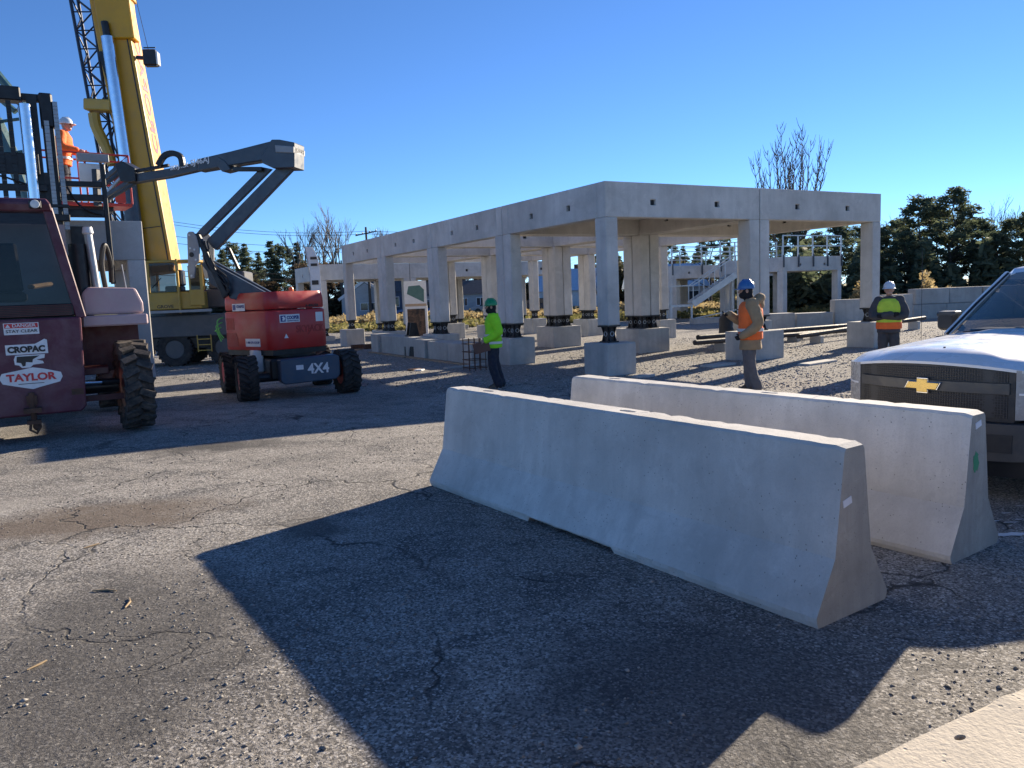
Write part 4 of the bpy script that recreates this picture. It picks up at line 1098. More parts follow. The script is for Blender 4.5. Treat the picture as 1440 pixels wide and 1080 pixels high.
lip = lambda x: 1.085 - .05 * (abs(x) / .95) ** 2       # lower edge of the hood
strip(-.60, .60, .68, lambda x: lip(x) - .004, .0, .10).build('grille', M['grille_black'], tk, smooth=True)
strip(-.56, .56, .968, lambda x: lip(x) - .022, -.006, .02).build('upper_mesh', M['grille_mesh'], tk, smooth=True)
strip(-.575, .575, .885, .962, -.022, .04).build('grille_bar', M['grille_bar'], tk, smooth=True)
strip(-.56, .56, .71, .880, -.006, .02).build('lower_mesh', M['grille_mesh'], tk, smooth=True)
em = [(x, z + .045) for x, z in [(-.145, .845), (-.115, .905), (-.045, .905), (-.045, .935), (.045, .935), (.045, .905), (.145, .905), (.115, .845), (.045, .845), (.045, .815), (-.045, .815), (-.045, .845)]]
emb = MB().prism(em, (0, -.034, 0), X, Z, Y * .02).build('emblem', M['chrome'], tk, bevel=.004)
MB().prism([(p[0] * .93, .92 + (p[1] - .92) * .86) for p in em], (0, -.039, 0), X, Z, Y * .006).build('emblem_face', M['gold'], emb, bevel=.003)
# head lamps sweep back round the corners
for s in (-1, 1):
    xs = sorted([s * .605, s * .965])
    hl_ = strip(xs[0], xs[1], lambda x: .70 + .05 * (abs(x) - .6), lambda x: lip(x) - .006, -.004, .05, 12).build('headlamp', M['headlamp'], tk, smooth=True)
    strip(xs[0] + .02, xs[1] - .02, .88, .895, -.008, .01, 12).build('lamp_divider', M['truck_white'], hl_)
# hood and fenders: one grid each
def hood_z(x, y):
    a = abs(x); f_ = min(max((y - yf_(x)) / .26, 0), 1); e = 1 - (1 - f_) ** 2
    z = lip(x) + .085 * e + .07 * max(0, (y - .25)) / 1.3
    z -= .035 * (a / .78) ** 2
    if a > .78: z -= .05 * ((a - .78) / .22) + .10 * max(0, (a - .88) / .12) ** 2
    bulge = .018 * (1 / (1 + math.exp(-(a - .42) * 40))) * e
    return z - bulge + .018
def panel(xa, xb, y1f, nx, ny, name, th=.02):
    rows = []
    for i in range(nx + 1):
        x = xa + (xb - xa) * i / nx; y0 = yf_(x) - .004; y1 = y1f(x)
        rows.append([Vector((x, y0 + (y1 - y0) * (j / ny) ** 1.3, 0)) for j in range(ny + 1)])
    v = []; f = []
    for r_ in rows:
        for p in r_: v.append((p.x, p.y, hood_z(p.x, p.y)))
    for i in range(nx):
        for j in range(ny):
            a = i * (ny + 1) + j; f.append((a, a + 1, a + ny + 2, a + ny + 1))
    b = len(v)
    for r_ in rows:
        for p in r_: v.append((p.x, p.y, hood_z(p.x, p.y) - th))
    f += [tuple(k + b for k in reversed(q)) for q in f]
    ring = [i * (ny + 1) for i in range(nx + 1)] + [nx * (ny + 1) + j for j in range(1, ny + 1)] + [i * (ny + 1) + ny for i in range(nx - 1, -1, -1)] + [j for j in range(ny - 1, 0, -1)]
    f += [(ring[k], ring[(k + 1) % len(ring)], ring[(k + 1) % len(ring)] + b, ring[k] + b) for k in range(len(ring))]
    return MB().add(v, f).build(name, M['truck_white'], tk, smooth=True)
cowl = lambda x: 1.62 + .34 * (abs(x) / .9) ** 2
panel(-.775, .775, cowl, 34, 22, 'hood')
for s in (-1, 1):
    xs = sorted([s * .783, s * 1.0])
    panel(xs[0], xs[1], lambda x: 2.1, 10, 22, 'fender_top')
    sd = MB()
    rings = []
    for j in range(15):
        y = yf_(.995) + (2.1 - yf_(.995)) * j / 14
        arch = max(0, .46 ** 2 - (y - 1.02) ** 2) ** .5
        zb = max(.50, .42 + arch) if arch > 0 else .50
        zt = hood_z(.999, max(y, yf_(.995)))
        rings.append([(s * 1.0, y, zb), (s * 1.015, y, (zb + zt) / 2), (s * .999, y, zt), (s * .96, y, zt), (s * .96, y, zb)])
    sd.loft(rings).build('fender_side', M['truck_white'], tk, smooth=True)
MB().lathe([(.009, 0), (.009, .012)], (.0, .27, hood_z(0, .27) - .004), (0, 0, 1), 10).build('washer_nozzle', M['black'], tk)
# bumper
bmp = strip(-.97, .97, lambda x: .40 + .05 * (abs(x) / .97) ** 4, .675, -.07, .16, 30).build('bumper', M['bumper'], tk, smooth=True)
strip(-.62, .62, .47, .60, -.076, .03).build('bumper_recess', M['grille_black'], bmp, smooth=True)
for s in (-1, 1):
    xs = sorted([s * .26, s * .36])
    strip(xs[0], xs[1], .45, .53, -.085, .05, 6).build('tow_hook_slot', M['black'], bmp)
    xs = sorted([s * .70, s * .88]); strip(xs[0], xs[1], .50, .60, -.078, .02, 8).build('fog_lamp', M['lens'], bmp, smooth=True)
strip(-.9, .9, .27, .42, .04, .05, 20).build('air_dam', M['black'], tk, smooth=True)
# cab
sw = [V(s * .80, 1.98, 1.20) for s in (-1, 1)]
def cabpt(s, k, y, z): return Vector((s * k, y, z))
ws0, ws1 = [(-.86, 1.92, 1.20), (.86, 1.92, 1.20)], [(-.70, 2.72, 1.74), (.70, 2.72, 1.74)]
scr = []
for i in range(13):
    t_ = -1 + 2 * i / 12
    b0 = Vector((.86 * t_, 1.94 - .28 * (1 - t_ * t_), 1.185 + .015 * (1 - t_ * t_))); b1_ = Vector((.68 * t_, 2.70 - .16 * (1 - t_ * t_), 1.75 + .03 * (1 - t_ * t_)))
    scr.append([b0.lerp(b1_, k / 6) for k in range(7)])
v = [p for c in scr for p in c]
MB().add(v, [(i * 7 + k, (i + 1) * 7 + k, (i + 1) * 7 + k + 1, i * 7 + k + 1) for i in range(12) for k in range(6)]).build('windscreen', M['screen'], tk, smooth=True)
for s in (-1, 1):
    MB().tube([(s * .885, 1.93, 1.17), (s * .80, 2.30, 1.46), (s * .705, 2.70, 1.75)], [.035, .03, .03], 8).build('windscreen_pillar', M['truck_white'], tk, smooth=True)
    MB().tube([(s * .872, 1.91, 1.18), (s * .788, 2.28, 1.465), (s * .693, 2.68, 1.752)], .014, 6).build('screen_seal', M['black'], tk, smooth=True)
    MB().tube([(s * .72, 3.9, 1.72), (s * .86, 4.0, 1.15)], .05, 8).build('rear_pillar', M['truck_white'], tk, smooth=True)
    dr = MB().loft([[(s * .99, 2.1, .45), (s * 1.01, 2.1, .8), (s * .96, 2.1, 1.15), (s * .90, 2.1, 1.15), (s * .90, 2.1, .45)], [(s * .99, 3.95, .45), (s * 1.01, 3.95, .8), (s * .96, 3.95, 1.15), (s * .90, 3.95, 1.15), (s * .90, 3.95, .45)]]).build('door', M['truck_white'], tk, smooth=True)
    MB().box(s * .99 - .02, s * .99 + .035, 3.4, 3.6, .98, 1.02).build('handle', M['black'], dr, bevel=.01)
    MB().add([(s * .93, 2.15, 1.16), (s * .74, 2.75, 1.70), (s * .74, 3.85, 1.70), (s * .93, 3.9, 1.16)], [(0, 1, 2, 3)]).build('side_window', M['screen'], dr)
    mr = MB().loft([[V(s * 1.075 + p[0] * k_, y_, 1.285 + p[1] * k_) for p in rounded_rect(.20, .19, .05, 4)] for k_, y_ in ((.7, 2.23), (.92, 2.26), (1., 2.3), (1., 2.37))]).build('door_mirror', M['grille_black'], tk, smooth=True)
    MB().loft([[V(s * 1.075 + p[0] * k_, y_, 1.36 + p[1] * k_) for p in rounded_rect(.205, .06, .028, 4)] for k_, y_ in ((.7, 2.23), (.95, 2.25), (1., 2.3), (1., 2.365))]).build('mirror_cap', M['grille_bar'], mr, smooth=True)
    MB().bar((s * .93, 2.3, 1.2), (s * 1.0, 2.32, 1.26), .05, .05).build('mirror_arm', M['grille_black'], mr)
rf = []
for (y, z, hw) in ((2.66, 1.745, .70), (2.76, 1.80, .72), (3.2, 1.84, .73), (3.8, 1.83, .73), (3.95, 1.77, .72)):
    rf.append([(-hw, y, z - .05), (-hw * .93, y, z), (-hw * .5, y, z + .025), (0, y, z + .03), (hw * .5, y, z + .025), (hw * .93, y, z), (hw, y, z - .05), (hw * .9, y, z - .06), (-hw * .9, y, z - .06)])
MB().loft(rf).build('roof', M['truck_white'], tk, smooth=True)
MB().box(-.9, .9, 1.72, 2.2, 1.08, 1.17).build('cowl_panel', M['grille_black'], tk, bevel=.02)
MB().box(-.80, .80, 2.1, 2.5, 1.12, 1.22).build('dashboard', M['black'], tk, bevel=.04)
for s in (-.4, .4):
    MB().box(s - .26, s + .26, 2.95, 3.12, .95, 1.50).build('seat', M['black'], tk, bevel=.05); MB().box(s - .12, s + .12, 2.98, 3.06, 1.50, 1.66).build('headrest', M['black'], tk, bevel=.03)
MB().tube([(.4 + .17 * math.cos(t), 2.52 + .06 * math.sin(t), 1.28 + .16 * math.sin(t)) for t in [2 * math.pi * i / 20 for i in range(21)]], .014, 6).build('steering_wheel', M['black'], tk)
for (x0, x1) in ((-.72, -.05), (.0, .68)):
    MB().tube([(x0 + .06, 1.80, 1.20), (x0 + .3, 1.82, 1.235), (x1, 1.86, 1.245)], [.016, .012, .008], 6).build('wiper', M['black'], tk, smooth=True)
MB().box(-.9, .9, .75, 4.1, .55, .9).build('engine_block', M['black'], tk)
MB().tube([(-.85, 1.55, 1.13), (-.6, 1.5, 1.17)], .004, 4).build('aerial_base', M['black'], tk) if False else None
MB().tube([(-.87, 1.45, 1.10), (-.885, 1.47, 2.0)], .0025, 4).build('aerial', M['black'], tk)
bed = MB().plate([-1.0, -.92, .92, 1.0], [4.05, 4.12, 5.75, 5.82], {(1, 1)}, .65, (0, 0, .50), (1, 0, 0), (0, 1, 0), (0, 0, 1)).build('bed', M['truck_white'], tk, bevel=.02)
MB().box(-.93, .93, 4.1, 5.78, .52, .60).build('bed_floor', M['black'], bed)
for s in (-1, 1):
    MB().box(s * .85 - .1, s * .85 + .1, 5.825, 5.86, .75, 1.05).build('tail_lamp', M['letter_red'], tk)
for y in (1.02, 4.75):
    for s in (-1, 1):
        wheel(tk, (s * .86, y, .385), (s, 0, 0), .39, .26, .23, M['steel'], M['rubber'], 34, .012, chev=.2)
# ================================================================ people
M['skin'] = paint('skin', (.42, .25, .18), .55, 0, .08)
M['hivis_green'] = paint('hi_vis_green_cloth', (.33, .80, .02), .8, 0, .10, 0, scale=9, bump=.2)
M['hivis_orange'] = paint('hi_vis_orange_cloth', (.90, .16, .03), .8, 0, .10, 0, scale=9, bump=.2)
M['hivis_lime'] = paint('hi_vis_lime_cloth', (.55, .72, .06), .8, 0, .12, 0, scale=9, bump=.2)
M['silver_band'] = paint('silver_reflective_band', (.62, .62, .60), .45, .3, .1)
M['navy'] = paint('navy_trousers', (.018, .022, .038), .9, 0, .2, .2, scale=7, bump=.3)
M['tan'] = paint('tan_canvas', (.34, .23, .125), .9, 0, .14, .25, (.22, .15, .09), 8, .3)
M['grey_cloth'] = paint('grey_work_trousers', (.13, .12, .12), .9, 0, .2, .3, (.22, .20, .18), 8, .3)
M['dark_cloth'] = paint('black_knit', (.012, .012, .014), .95, 0, .2, scale=20, bump=.3)
M['dark_coat'] = paint('charcoal_jacket', (.055, .058, .065), .9, 0, .2, .2, scale=8, bump=.3)
M['hat_green'] = paint('green_hard_hat', (.01, .24, .09), .28)
M['hat_blue'] = paint('blue_hard_hat', (.035, .13, .33), .3)
M['hat_white'] = paint('white_hard_hat', (.62, .66, .70), .3)
M['boot'] = paint('work_boot', (.09, .06, .04), .8, 0, .2, .5, (.18, .15, .12))
M['folder'] = paint('brown_folder', (.13, .055, .035), .6)
M['eye'] = paint('dark_eye', (.02, .015, .012), .2)
clouds = bpy.data.textures.new('folds', 'CLOUDS'); clouds.noise_scale = .16
def limb(mb, pts, rad, n=12):
    sp_ = smooth_path(pts, 5); k = len(pts) - 1; rs = []
    for i in range(len(sp_)):
        t = i / 5; a = min(int(t), k - 1); f_ = t - a; rs.append(rad[a] * (1 - f_) + rad[a + 1] * f_)
    mb.tube(sp_, rs, n); mb.ball(sp_[0], rs[0], n=n); mb.ball(sp_[-1], rs[-1], n=n)
def ell(c, rx, ry, n=20, p=2.4):
    out = []
    for i in range(n):
        t = 2 * math.pi * i / n; cs, sn = math.cos(t), math.sin(t)
        out.append(Vector((c[0] + rx * math.copysign(abs(cs) ** (2 / p), cs), c[1] + ry * math.copysign(abs(sn) ** (2 / p), sn), c[2])))
    return out
def torso(mb, rows, lean=0.):
    mb.loft([ell((0, r_[1] + lean * (r_[0] - .9), r_[0]), r_[2], r_[3]) for r_ in rows])
def cloth(mb, name, mat, parent, voxel=.016, folds=.02, smooth=4):
    o = mb.build(name, mat, parent)
    r_ = o.modifiers.new('join', 'REMESH'); r_.mode = 'VOXEL'; r_.voxel_size = voxel; r_.use_smooth_shade = True
    s_ = o.modifiers.new('soft', 'SMOOTH'); s_.factor = .5; s_.iterations = smooth
    if folds:
        d = o.modifiers.new('folds', 'DISPLACE'); d.texture = clouds; d.strength = folds; d.mid_level = .5; d.texture_coords = 'LOCAL'
    return o
def hand(mb, w, d, nrm, curl=.5):
    """palm with four unequal fingers and a thumb; w wrist, d pointing direction, nrm palm normal"""
    w = Vector(w); d = Vector(d).normalized(); nrm = (Vector(nrm) - d * Vector(nrm).dot(d)).normalized(); sd = d.cross(nrm)
    mb.loft([[w + d * a + sd * (sx * hw) + nrm * (sy * th) for sx, sy in ((-1, -1), (1, -1), (1, 1), (-1, 1))] for a, hw, th in ((-.01, .024, .018), (.03, .036, .015), (.085, .042, .013))])
    for k, (o_, ln) in enumerate(((-.031, .068), (-.010, .078), (.011, .074), (.031, .058))):
        b = w + d * .082 + sd * o_; m1 = b + (d * (1 - .35 * curl) + nrm * curl * .8).normalized() * ln * .5
        m2 = m1 + (d * (1 - 1.3 * curl) + nrm * curl * 1.5).normalized() * ln * .45
        mb.tube([b - d * .01, m1, m2], [.0095, .009, .0075], 8); mb.ball(m2, .0075, n=8, k=6)
    t0 = w + d * .03 - sd * .034; t1 = t0 + (d * .7 - sd * .6 + nrm * .5).normalized() * .035; t2 = t1 + (d * .9 - sd * .1 + nrm * .6).normalized() * .03
    mb.tube([t0 + sd * .01, t1, t2], [.013, .011, .009], 8); mb.ball(t2, .009, n=8, k=6)
def person(label, loc, yaw, H=1.78, arms=None, legs=None, head=(0, .02, 0), coat='hivis_green', pants='navy', hat='hat_green', coat_len=.80, vest=None, bands=None, gloves=None, mask=True, group=None, hood=False, boots='boot', lean=0., bulk=1.22):
    k = H / 1.78
    root = thing('person', label, 'person', loc, yaw, group)
    root.scale = (k, k, k)
    arms = arms or {}
    el = {s: Vector(arms.get(('e', s), (s * .27, -.03, 1.13))) for s in (-1, 1)}
    wr = {s: Vector(arms.get(('w', s), (s * .27, .06, .88))) for s in (-1, 1)}
    sh = {s: Vector((s * .185, lean * .5, 1.43)) for s in (-1, 1)}
    kn = {s: Vector((legs or {}).get(('k', s), (s * .11, .02, .50))) for s in (-1, 1)}
    an = {s: Vector((legs or {}).get(('a', s), (s * .11, -.02, .09))) for s in (-1, 1)}
    hc = Vector((head[0] * .05, .02 + lean * .75 + head[1], 1.645))
    # body: one surface
    b = MB()
    torso(b, [(.88, 0, .15, .10), (1.0, 0, .145, .095), (1.15, 0, .15, .10), (1.32, 0, .17, .105), (1.42, 0, .15, .09), (1.47, 0, .07, .06)], lean)
    b.tube([(0, lean * .5, 1.43), tuple(hc + Vector((0, -.025, -.07)))], [.062, .055], 14)
    fwd = Vector((math.sin(R(head[2])), math.cos(R(head[2])), .0)); side = Vector((fwd.y, -fwd.x, 0)); upt = Vector((0, 0, 1))
    b.ball(hc + Vector((0, 0, .01)), .076, .096, .115, 18, 12)
    b.ball(hc + fwd * .035 + Vector((0, 0, -.062)), .055, .06, .05)
    b.tube([hc + fwd * .088 + Vector((0, 0, .02)), hc + fwd * .116 + Vector((0, 0, -.022))], [.011, .017], 8); b.ball(hc + fwd * .108 + Vector((0, 0, -.024)), .017)
    for s in (-1, 1): b.ball(hc + side * s * .078 + Vector((0, -.01, -.005)), .014, .024, .034)
    for s in (-1, 1):
        limb(b, [sh[s], el[s], wr[s]], [.055, .042, .028])
        limb(b, [(s * .09, 0, .90), kn[s], an[s]], [.085, .055, .04])
        d = (wr[s] - el[s]).normalized(); hd = arms.get(('h', s)); d = Vector(hd) if hd else d
        nm = Vector(arms.get(('n', s), (-s, .2, 0)))
        if gloves is None: hand(b, wr[s], d, nm, arms.get(('c', s), .45))
    cloth(b, 'body', M['skin'], root, .0075, 0, 1)
    if gloves:
        for s in (-1, 1):
            g_ = MB(); d = Vector(arms[('h', s)]) if ('h', s) in arms else (wr[s] - el[s]).normalized()
            limb(g_, [wr[s] - d * .05, wr[s]], [.042, .036]); hand(g_, wr[s], d, arms.get(('n', s), (-s, .2, 0)), arms.get(('c', s), .45))
            cloth(g_, 'glove', M[gloves], root, .0075, 0, 1)
    for s in (-1, 1): MB().ball(hc + fwd * .083 + side * s * .032 + Vector((0, 0, .022)), .012, n=8, k=6).build('eye', M['eye'], root, smooth=True)
    # trousers
    B2 = lambda rows: [(z, o_, rx * (1 + (bulk - 1) * .7), ry * bulk) for z, o_, rx, ry in rows]
    t = MB(); torso(t, B2([(.82, 0, .165, .12), (.92, 0, .172, .122), (1.04, 0, .16, .115)]), lean)
    for s in (-1, 1): limb(t, [(s * .088, 0, .88), kn[s], an[s] + Vector((0, -.01, .0))], [.118, .094, .088])
    cloth(t, 'trousers', M[pants], root, .015, .035, 3)
    for s in (-1, 1):
        a = an[s]; bt_ = MB()
        bt_.loft([ell((a.x, a.y + o_, z), rx, ry, 16) for z, o_, rx, ry in ((.0, .06, .046, .135), (.03, .06, .048, .137), (.06, .05, .046, .12), (.10, .02, .045, .075), (.17, -.005, .05, .058))])
        bt_.build('boot', M[boots], root, smooth=True)
    # coat with sleeves
    c = MB(); cl = coat_len
    torso(c, B2([(cl, 0, .19, .145), (cl + .12, 0, .185, .14), (1.12, 0, .185, .135), (1.30, 0, .205, .138), (1.40, 0, .19, .125), (1.475, -.01, .115, .095), (1.52, -.015, .085, .085)]), lean)
    for s in (-1, 1): limb(c, [sh[s], el[s], wr[s] - (wr[s] - el[s]).normalized() * .02], [.104, .090, .066])
    if hood: limb(c, [(-.12, -.10, 1.48), (0, -.15, 1.52), (.12, -.10, 1.48)], [.06, .085, .06]); c.ball((0, -.15, 1.44), .11, .07, .11)
    co_ = cloth(c, 'coat', M[coat], root, .014, .028, 4)
    if vest:
        vmb = MB(); torso(vmb, B2([(.86, 0, .202, .158), (1.0, 0, .203, .157), (1.12, 0, .203, .154), (1.30, 0, .212, .156), (1.41, 0, .18, .142), (1.47, -.01, .12, .115)]), lean)
        cloth(vmb, 'vest', M[vest], root, .014, .02, 3)
    for (z0, rx, ry) in (bands or []):
        yo = lean * (z0 - .9)
        MB().loft([ell((0, yo, z0 + dz), rx * (1 + (bulk - 1) * .7), ry * bulk, 32) for dz in (-.025, .025)], caps=False).build('reflective_band', M['silver_band'], root, smooth=True)
    if mask:
        m_ = MB(); m_.ball(hc + Vector((0, -.012, -.01)), .086, .100, .118, 18, 12)
        cut_ = MB()
        m_.tube([(0, lean * .5, 1.46), tuple(hc + Vector((0, -.02, -.06)))], [.088, .078], 14)
        m_.ball(hc + fwd * .04 + Vector((0, 0, -.072)), .066, .072, .058)
        cloth(m_, 'face_covering', M['dark_cloth'], root, .010, 0, 2)
    # hard hat
    hz_ = hc + Vector((0, -.005, .045)); tl = Matrix.Rotation(R(-head[1] * 0), 4, 'X')
    hm = MB(); rings = []
    for (rr_, z) in ((.118, -.012), (.120, .0), (.116, .035), (.103, .075), (.075, .108), (.035, .124), (.004, .127)):
        rings.append([hz_ + Vector((math.cos(2 * math.pi * i / 24) * rr_ * .92, math.sin(2 * math.pi * i / 24) * rr_ * 1.12, z)) for i in range(24)])
    hm.loft(rings)
    hto = hm.build('hard_hat', M[hat], root, smooth=True, ang=60)
    br = []
    for i in range(13):
        t_ = R(-80 + 160 * i / 12); d_ = fwd * math.cos(t_) + side * math.sin(t_)
        e_ = Vector((d_.x * .92, d_.y * 1.12, 0)) * .116
        out = d_ * (.055 * max(0, math.cos(t_)) + .012)
        br.append([hz_ + e_ + Vector((0, 0, -.004)), hz_ + e_ + out + Vector((0, 0, -.018)), hz_ + e_ + out + Vector((0, 0, -.023)), hz_ + e_ + Vector((0, 0, -.012))])
    MB().loft(br).build('brim', M[hat], hto, smooth=True)
    MB().tube([hz_ + Vector((0, -.11, .07)), hz_ + Vector((0, -.05, .128)), hz_ + Vector((0, .05, .130)), hz_ + Vector((0, .115, .06))], .012, 8).build('hat_ridge', M[hat], hto, smooth=True)
    return root
# man in the green jacket, in profile, a brown folder at his waist
g0 = gp(697, 545)
pg = person('man in bright green hi-vis jacket and green hard hat holding a brown folder', g0, R(93), 1.76,
    arms={('e', -1): (-.26, -.10, 1.14), ('w', -1): (-.20, .17, .98), ('h', -1): (.1, .95, -.35), ('c', -1): .8, ('n', -1): (.6, 0, -1), ('e', 1): (.27, -.08, 1.14), ('w', 1): (.20, .17, .97), ('c', 1): .8, ('h', 1): (-.2, .95, -.3), ('n', 1): (-.6, 0, -1)},
    legs={('k', -1): (-.11, .05, .50), ('a', -1): (-.13, -.05, .09), ('k', 1): (.11, -.02, .50), ('a', 1): (.12, -.12, .09)},
    head=(0, .01, 0), coat='hivis_green', pants='navy', hat='hat_green', coat_len=.82, bands=[(.93, .200, .156), (1.08, .200, .153)])
fo = thing('folder', 'brown folder held at the waist of the man in green', 'folder', g0 + Vector((-.24, -.21, .84)), R(93))
MB().obox((0, 0, 0), (.012, 0, .003), (.0, .16, -.035), (.0, .022, .10)).build('cover', M['folder'], fo, bevel=.004); MB().obox((.016, 0, .004), (.004, 0, .0), (.0, .15, -.033), (.0, .021, .094)).build('sheets', M['sticker'], fo)
# man in the tan coat and orange vest
o0 = gp(1056, 551)
po = person('man in tan coat, orange vest and blue hard hat behind the barriers', o0, R(80), 1.90,
    arms={('e', -1): (-.30, -.07, 1.12), ('w', -1): (-.22, .16, .93), ('c', -1): .6, ('h', -1): (.35, .85, -.4), ('e', 1): (.25, .10, 1.16), ('w', 1): (.12, .33, 1.27), ('h', 1): (-.3, .9, .1), ('n', 1): (-.5, 0, .8), ('c', 1): .7},
    legs={('k', -1): (-.10, .03, .50), ('a', -1): (-.11, -.07, .09), ('k', 1): (.11, .02, .50), ('a', 1): (.12, .0, .09)},
    head=(0, .05, 0), coat='tan', pants='grey_cloth', hat='hat_blue', coat_len=.70, vest='hivis_orange', bands=[(1.02, .212, .167)], gloves='dark_cloth', hood=True)
# man with folded arms in a lime vest
t0 = gp(1249, 521)
pt_ = person('man with folded arms in lime and orange vest and white hard hat', Vector((t0.x, t0.y, gz(t0.x, t0.y))), R(150), 1.78,
    arms={('e', -1): (-.29, .06, 1.13), ('w', -1): (.06, .22, 1.12), ('h', -1): (1, .1, .05), ('n', -1): (0, -1, 0), ('e', 1): (.29, .06, 1.13), ('w', 1): (-.06, .26, 1.16), ('h', 1): (-1, 0, .05), ('n', 1): (0, -1, 0), ('c', -1): .3, ('c', 1): .3},
    coat='dark_coat', pants='dark_coat', hat='hat_white', coat_len=.78, vest='hivis_lime', gloves='dark_cloth', mask=False)
vo = MB(); torso(vo, [(.855, 0, .240, .200), (.93, 0, .241, .200), (1.0, 0, .241, .197)])
cloth(vo, 'vest_hem', M['hivis_orange'], pt_, .014, .02, 3)
# worker in the basket, reaching out
bw = (Matrix.Translation(BL0) @ Matrix.Rotation(R(28), 4, 'Z')) @ BK(-.35, 0, .06)
person('worker in orange hi-vis jacket and white hard hat standing in the raised basket', bw, R(-75), 1.76,
    arms={('e', -1): (-.27, .12, 1.18), ('w', -1): (-.20, .38, 1.12), ('e', 1): (.27, .10, 1.18), ('w', 1): (.20, .36, 1.10)},
    coat='hivis_orange', pants='navy', hat='hat_white', coat_len=.80, bands=[(.95, .196, .153)], mask=False, lean=.14)
# ================================================================ background: trees, houses, cars, wires
def foliage_mat(name, c0, c1):
    t = NT(name); g = t.n('ShaderNodeNewGeometry'); oi = t.n('ShaderNodeObjectInfo')
    c = t.mix(g.outputs['Random Per Island'], c0, c1)
    c = t.mix(t.math('MULTIPLY', oi.outputs['Random'], .35), c, sc(c1, .8))
    m_ = t.done(c, .8)
    tl = t.n('ShaderNodeBsdfTranslucent'); t.l(c, tl.inputs[0])
    mx = t.n('ShaderNodeMixShader'); mx.inputs[0].default_value = .5
    t.l(t.b.outputs[0], mx.inputs[1]); t.l(tl.outputs[0], mx.inputs[2]); t.l(mx.outputs[0], t.out.inputs[0])
    return m_
M['pine'] = foliage_mat('pine_needles', (.05, .072, .045), (.15, .175, .10))
M['brown_leaf'] = foliage_mat('russet_foliage', (.055, .040, .025), (.15, .105, .06))
M['brush'] = foliage_mat('dark_brush', (.030, .034, .020), (.10, .088, .05))
M['dry'] = foliage_mat('dry_weeds', (.22, .16, .07), (.45, .36, .19))
M['bark'] = paint('bark', (.075, .060, .048), .95, 0, .25, scale=6, bump=.6)
M['bark_grey'] = paint('grey_bark', (.13, .115, .10), .95, 0, .2, scale=6, bump=.5)
def tufts(rng, C, S, aspect=.32, drop=.2):
    """two crossed narrow leaf sprays at every centre"""
    n = len(C)
    d = rng.normal(size=(n, 3)); d[:, 2] = np.abs(d[:, 2]) * .7 - drop; d /= np.linalg.norm(d, axis=1)[:, None]
    e = rng.normal(size=(n, 3)); e -= (e * d).sum(1)[:, None] * d; e /= np.linalg.norm(e, axis=1)[:, None]
    S = S[:, None]
    a = C - d * S * .5 - e * S * aspect * .3; b = C - d * S * .5 + e * S * aspect * .3; c = C + d * S * .5 + e * S * aspect * .5; q = C + d * S * .6 - e * S * aspect * .4
    v = np.stack([a, b, c, q], 1).reshape(-1, 3); f = np.arange(n * 4).reshape(-1, 4)
    return v, f
def conifer_mesh(seed, H, style):
    rng = np.random.default_rng(seed); rd = random.Random(seed)
    cl = []; tr = MB()
    pts = [(rd.uniform(-.1, .1) * k, rd.uniform(-.1, .1) * k, H * k / 6) for k in range(7)]
    tr.tube(pts, [H * .017 * (1 - k / 6.6) for k in range(7)], 7)
    if style == 'spruce':
        z = H * .06
        while z < H * .99:
            t = z / H; Rr = H * .26 * (1 - t) ** .85 + .12
            nb = rd.randint(6, 9) if t < .85 else 4
            for i in range(nb):
                a = rd.uniform(0, 6.283); r1 = Rr * rd.uniform(.65, 1.12)
                dz = -.12 * r1 + rd.uniform(-.2, .2)
                tr.tube([(0, 0, z), (math.cos(a) * r1 * .9, math.sin(a) * r1 * .9, z + dz)], [.035, .012], 4)
                for q in range(max(2, int(r1 * 3.2))):
                    k = (q + .6) / max(2, int(r1 * 3.2))
                    cl.append((math.cos(a) * r1 * k, math.sin(a) * r1 * k, z + dz * k, .22 + .22 * (1 - t)))
            z += H * .035 + rd.uniform(0, .15)
        per = 14
    else:   # round-crowned pine with open clumps
        nb = 34
        for i in range(nb):
            t = .28 + .72 * (i + rd.random()) / nb; z = H * t
            Rr = H * .30 * math.sin(min(1, (1.02 - t) / .55) * 1.57) * rd.uniform(.55, 1.1) + .2
            a = i * 2.4 + rd.uniform(-.5, .5)
            e = Vector((math.cos(a) * Rr, math.sin(a) * Rr, z + Rr * .25))
            tr.tube([(0, 0, z - .25 * Rr), tuple(e * .55 + Vector((0, 0, z * .45 - .05))), tuple(e)], [.075 * (1.1 - t), .05 * (1.1 - t) + .01, .014], 4)
            for q in range(rd.randint(4, 7)):
                k = rd.uniform(.55, 1.08)
                cl.append((e.x * k + rd.uniform(-.5, .5), e.y * k + rd.uniform(-.5, .5), z + (e.z - z) * k + rd.uniform(-.1, .4), rd.uniform(.32, .62)))
        per = 24
    cl = np.array(cl)
    C = np.repeat(cl[:, :3], per, 0); rad = np.repeat(cl[:, 3], per)
    off = rng.normal(size=C.shape); off /= np.linalg.norm(off, axis=1)[:, None]; off *= (rad * rng.random(len(C)) ** .4)[:, None]; off[:, 2] *= .6
    v, f = tufts(rng, C + off, rng.uniform(.22, .45, len(C)) * (1.0 if style == 'spruce' else 1.05))
    return tr, v, f
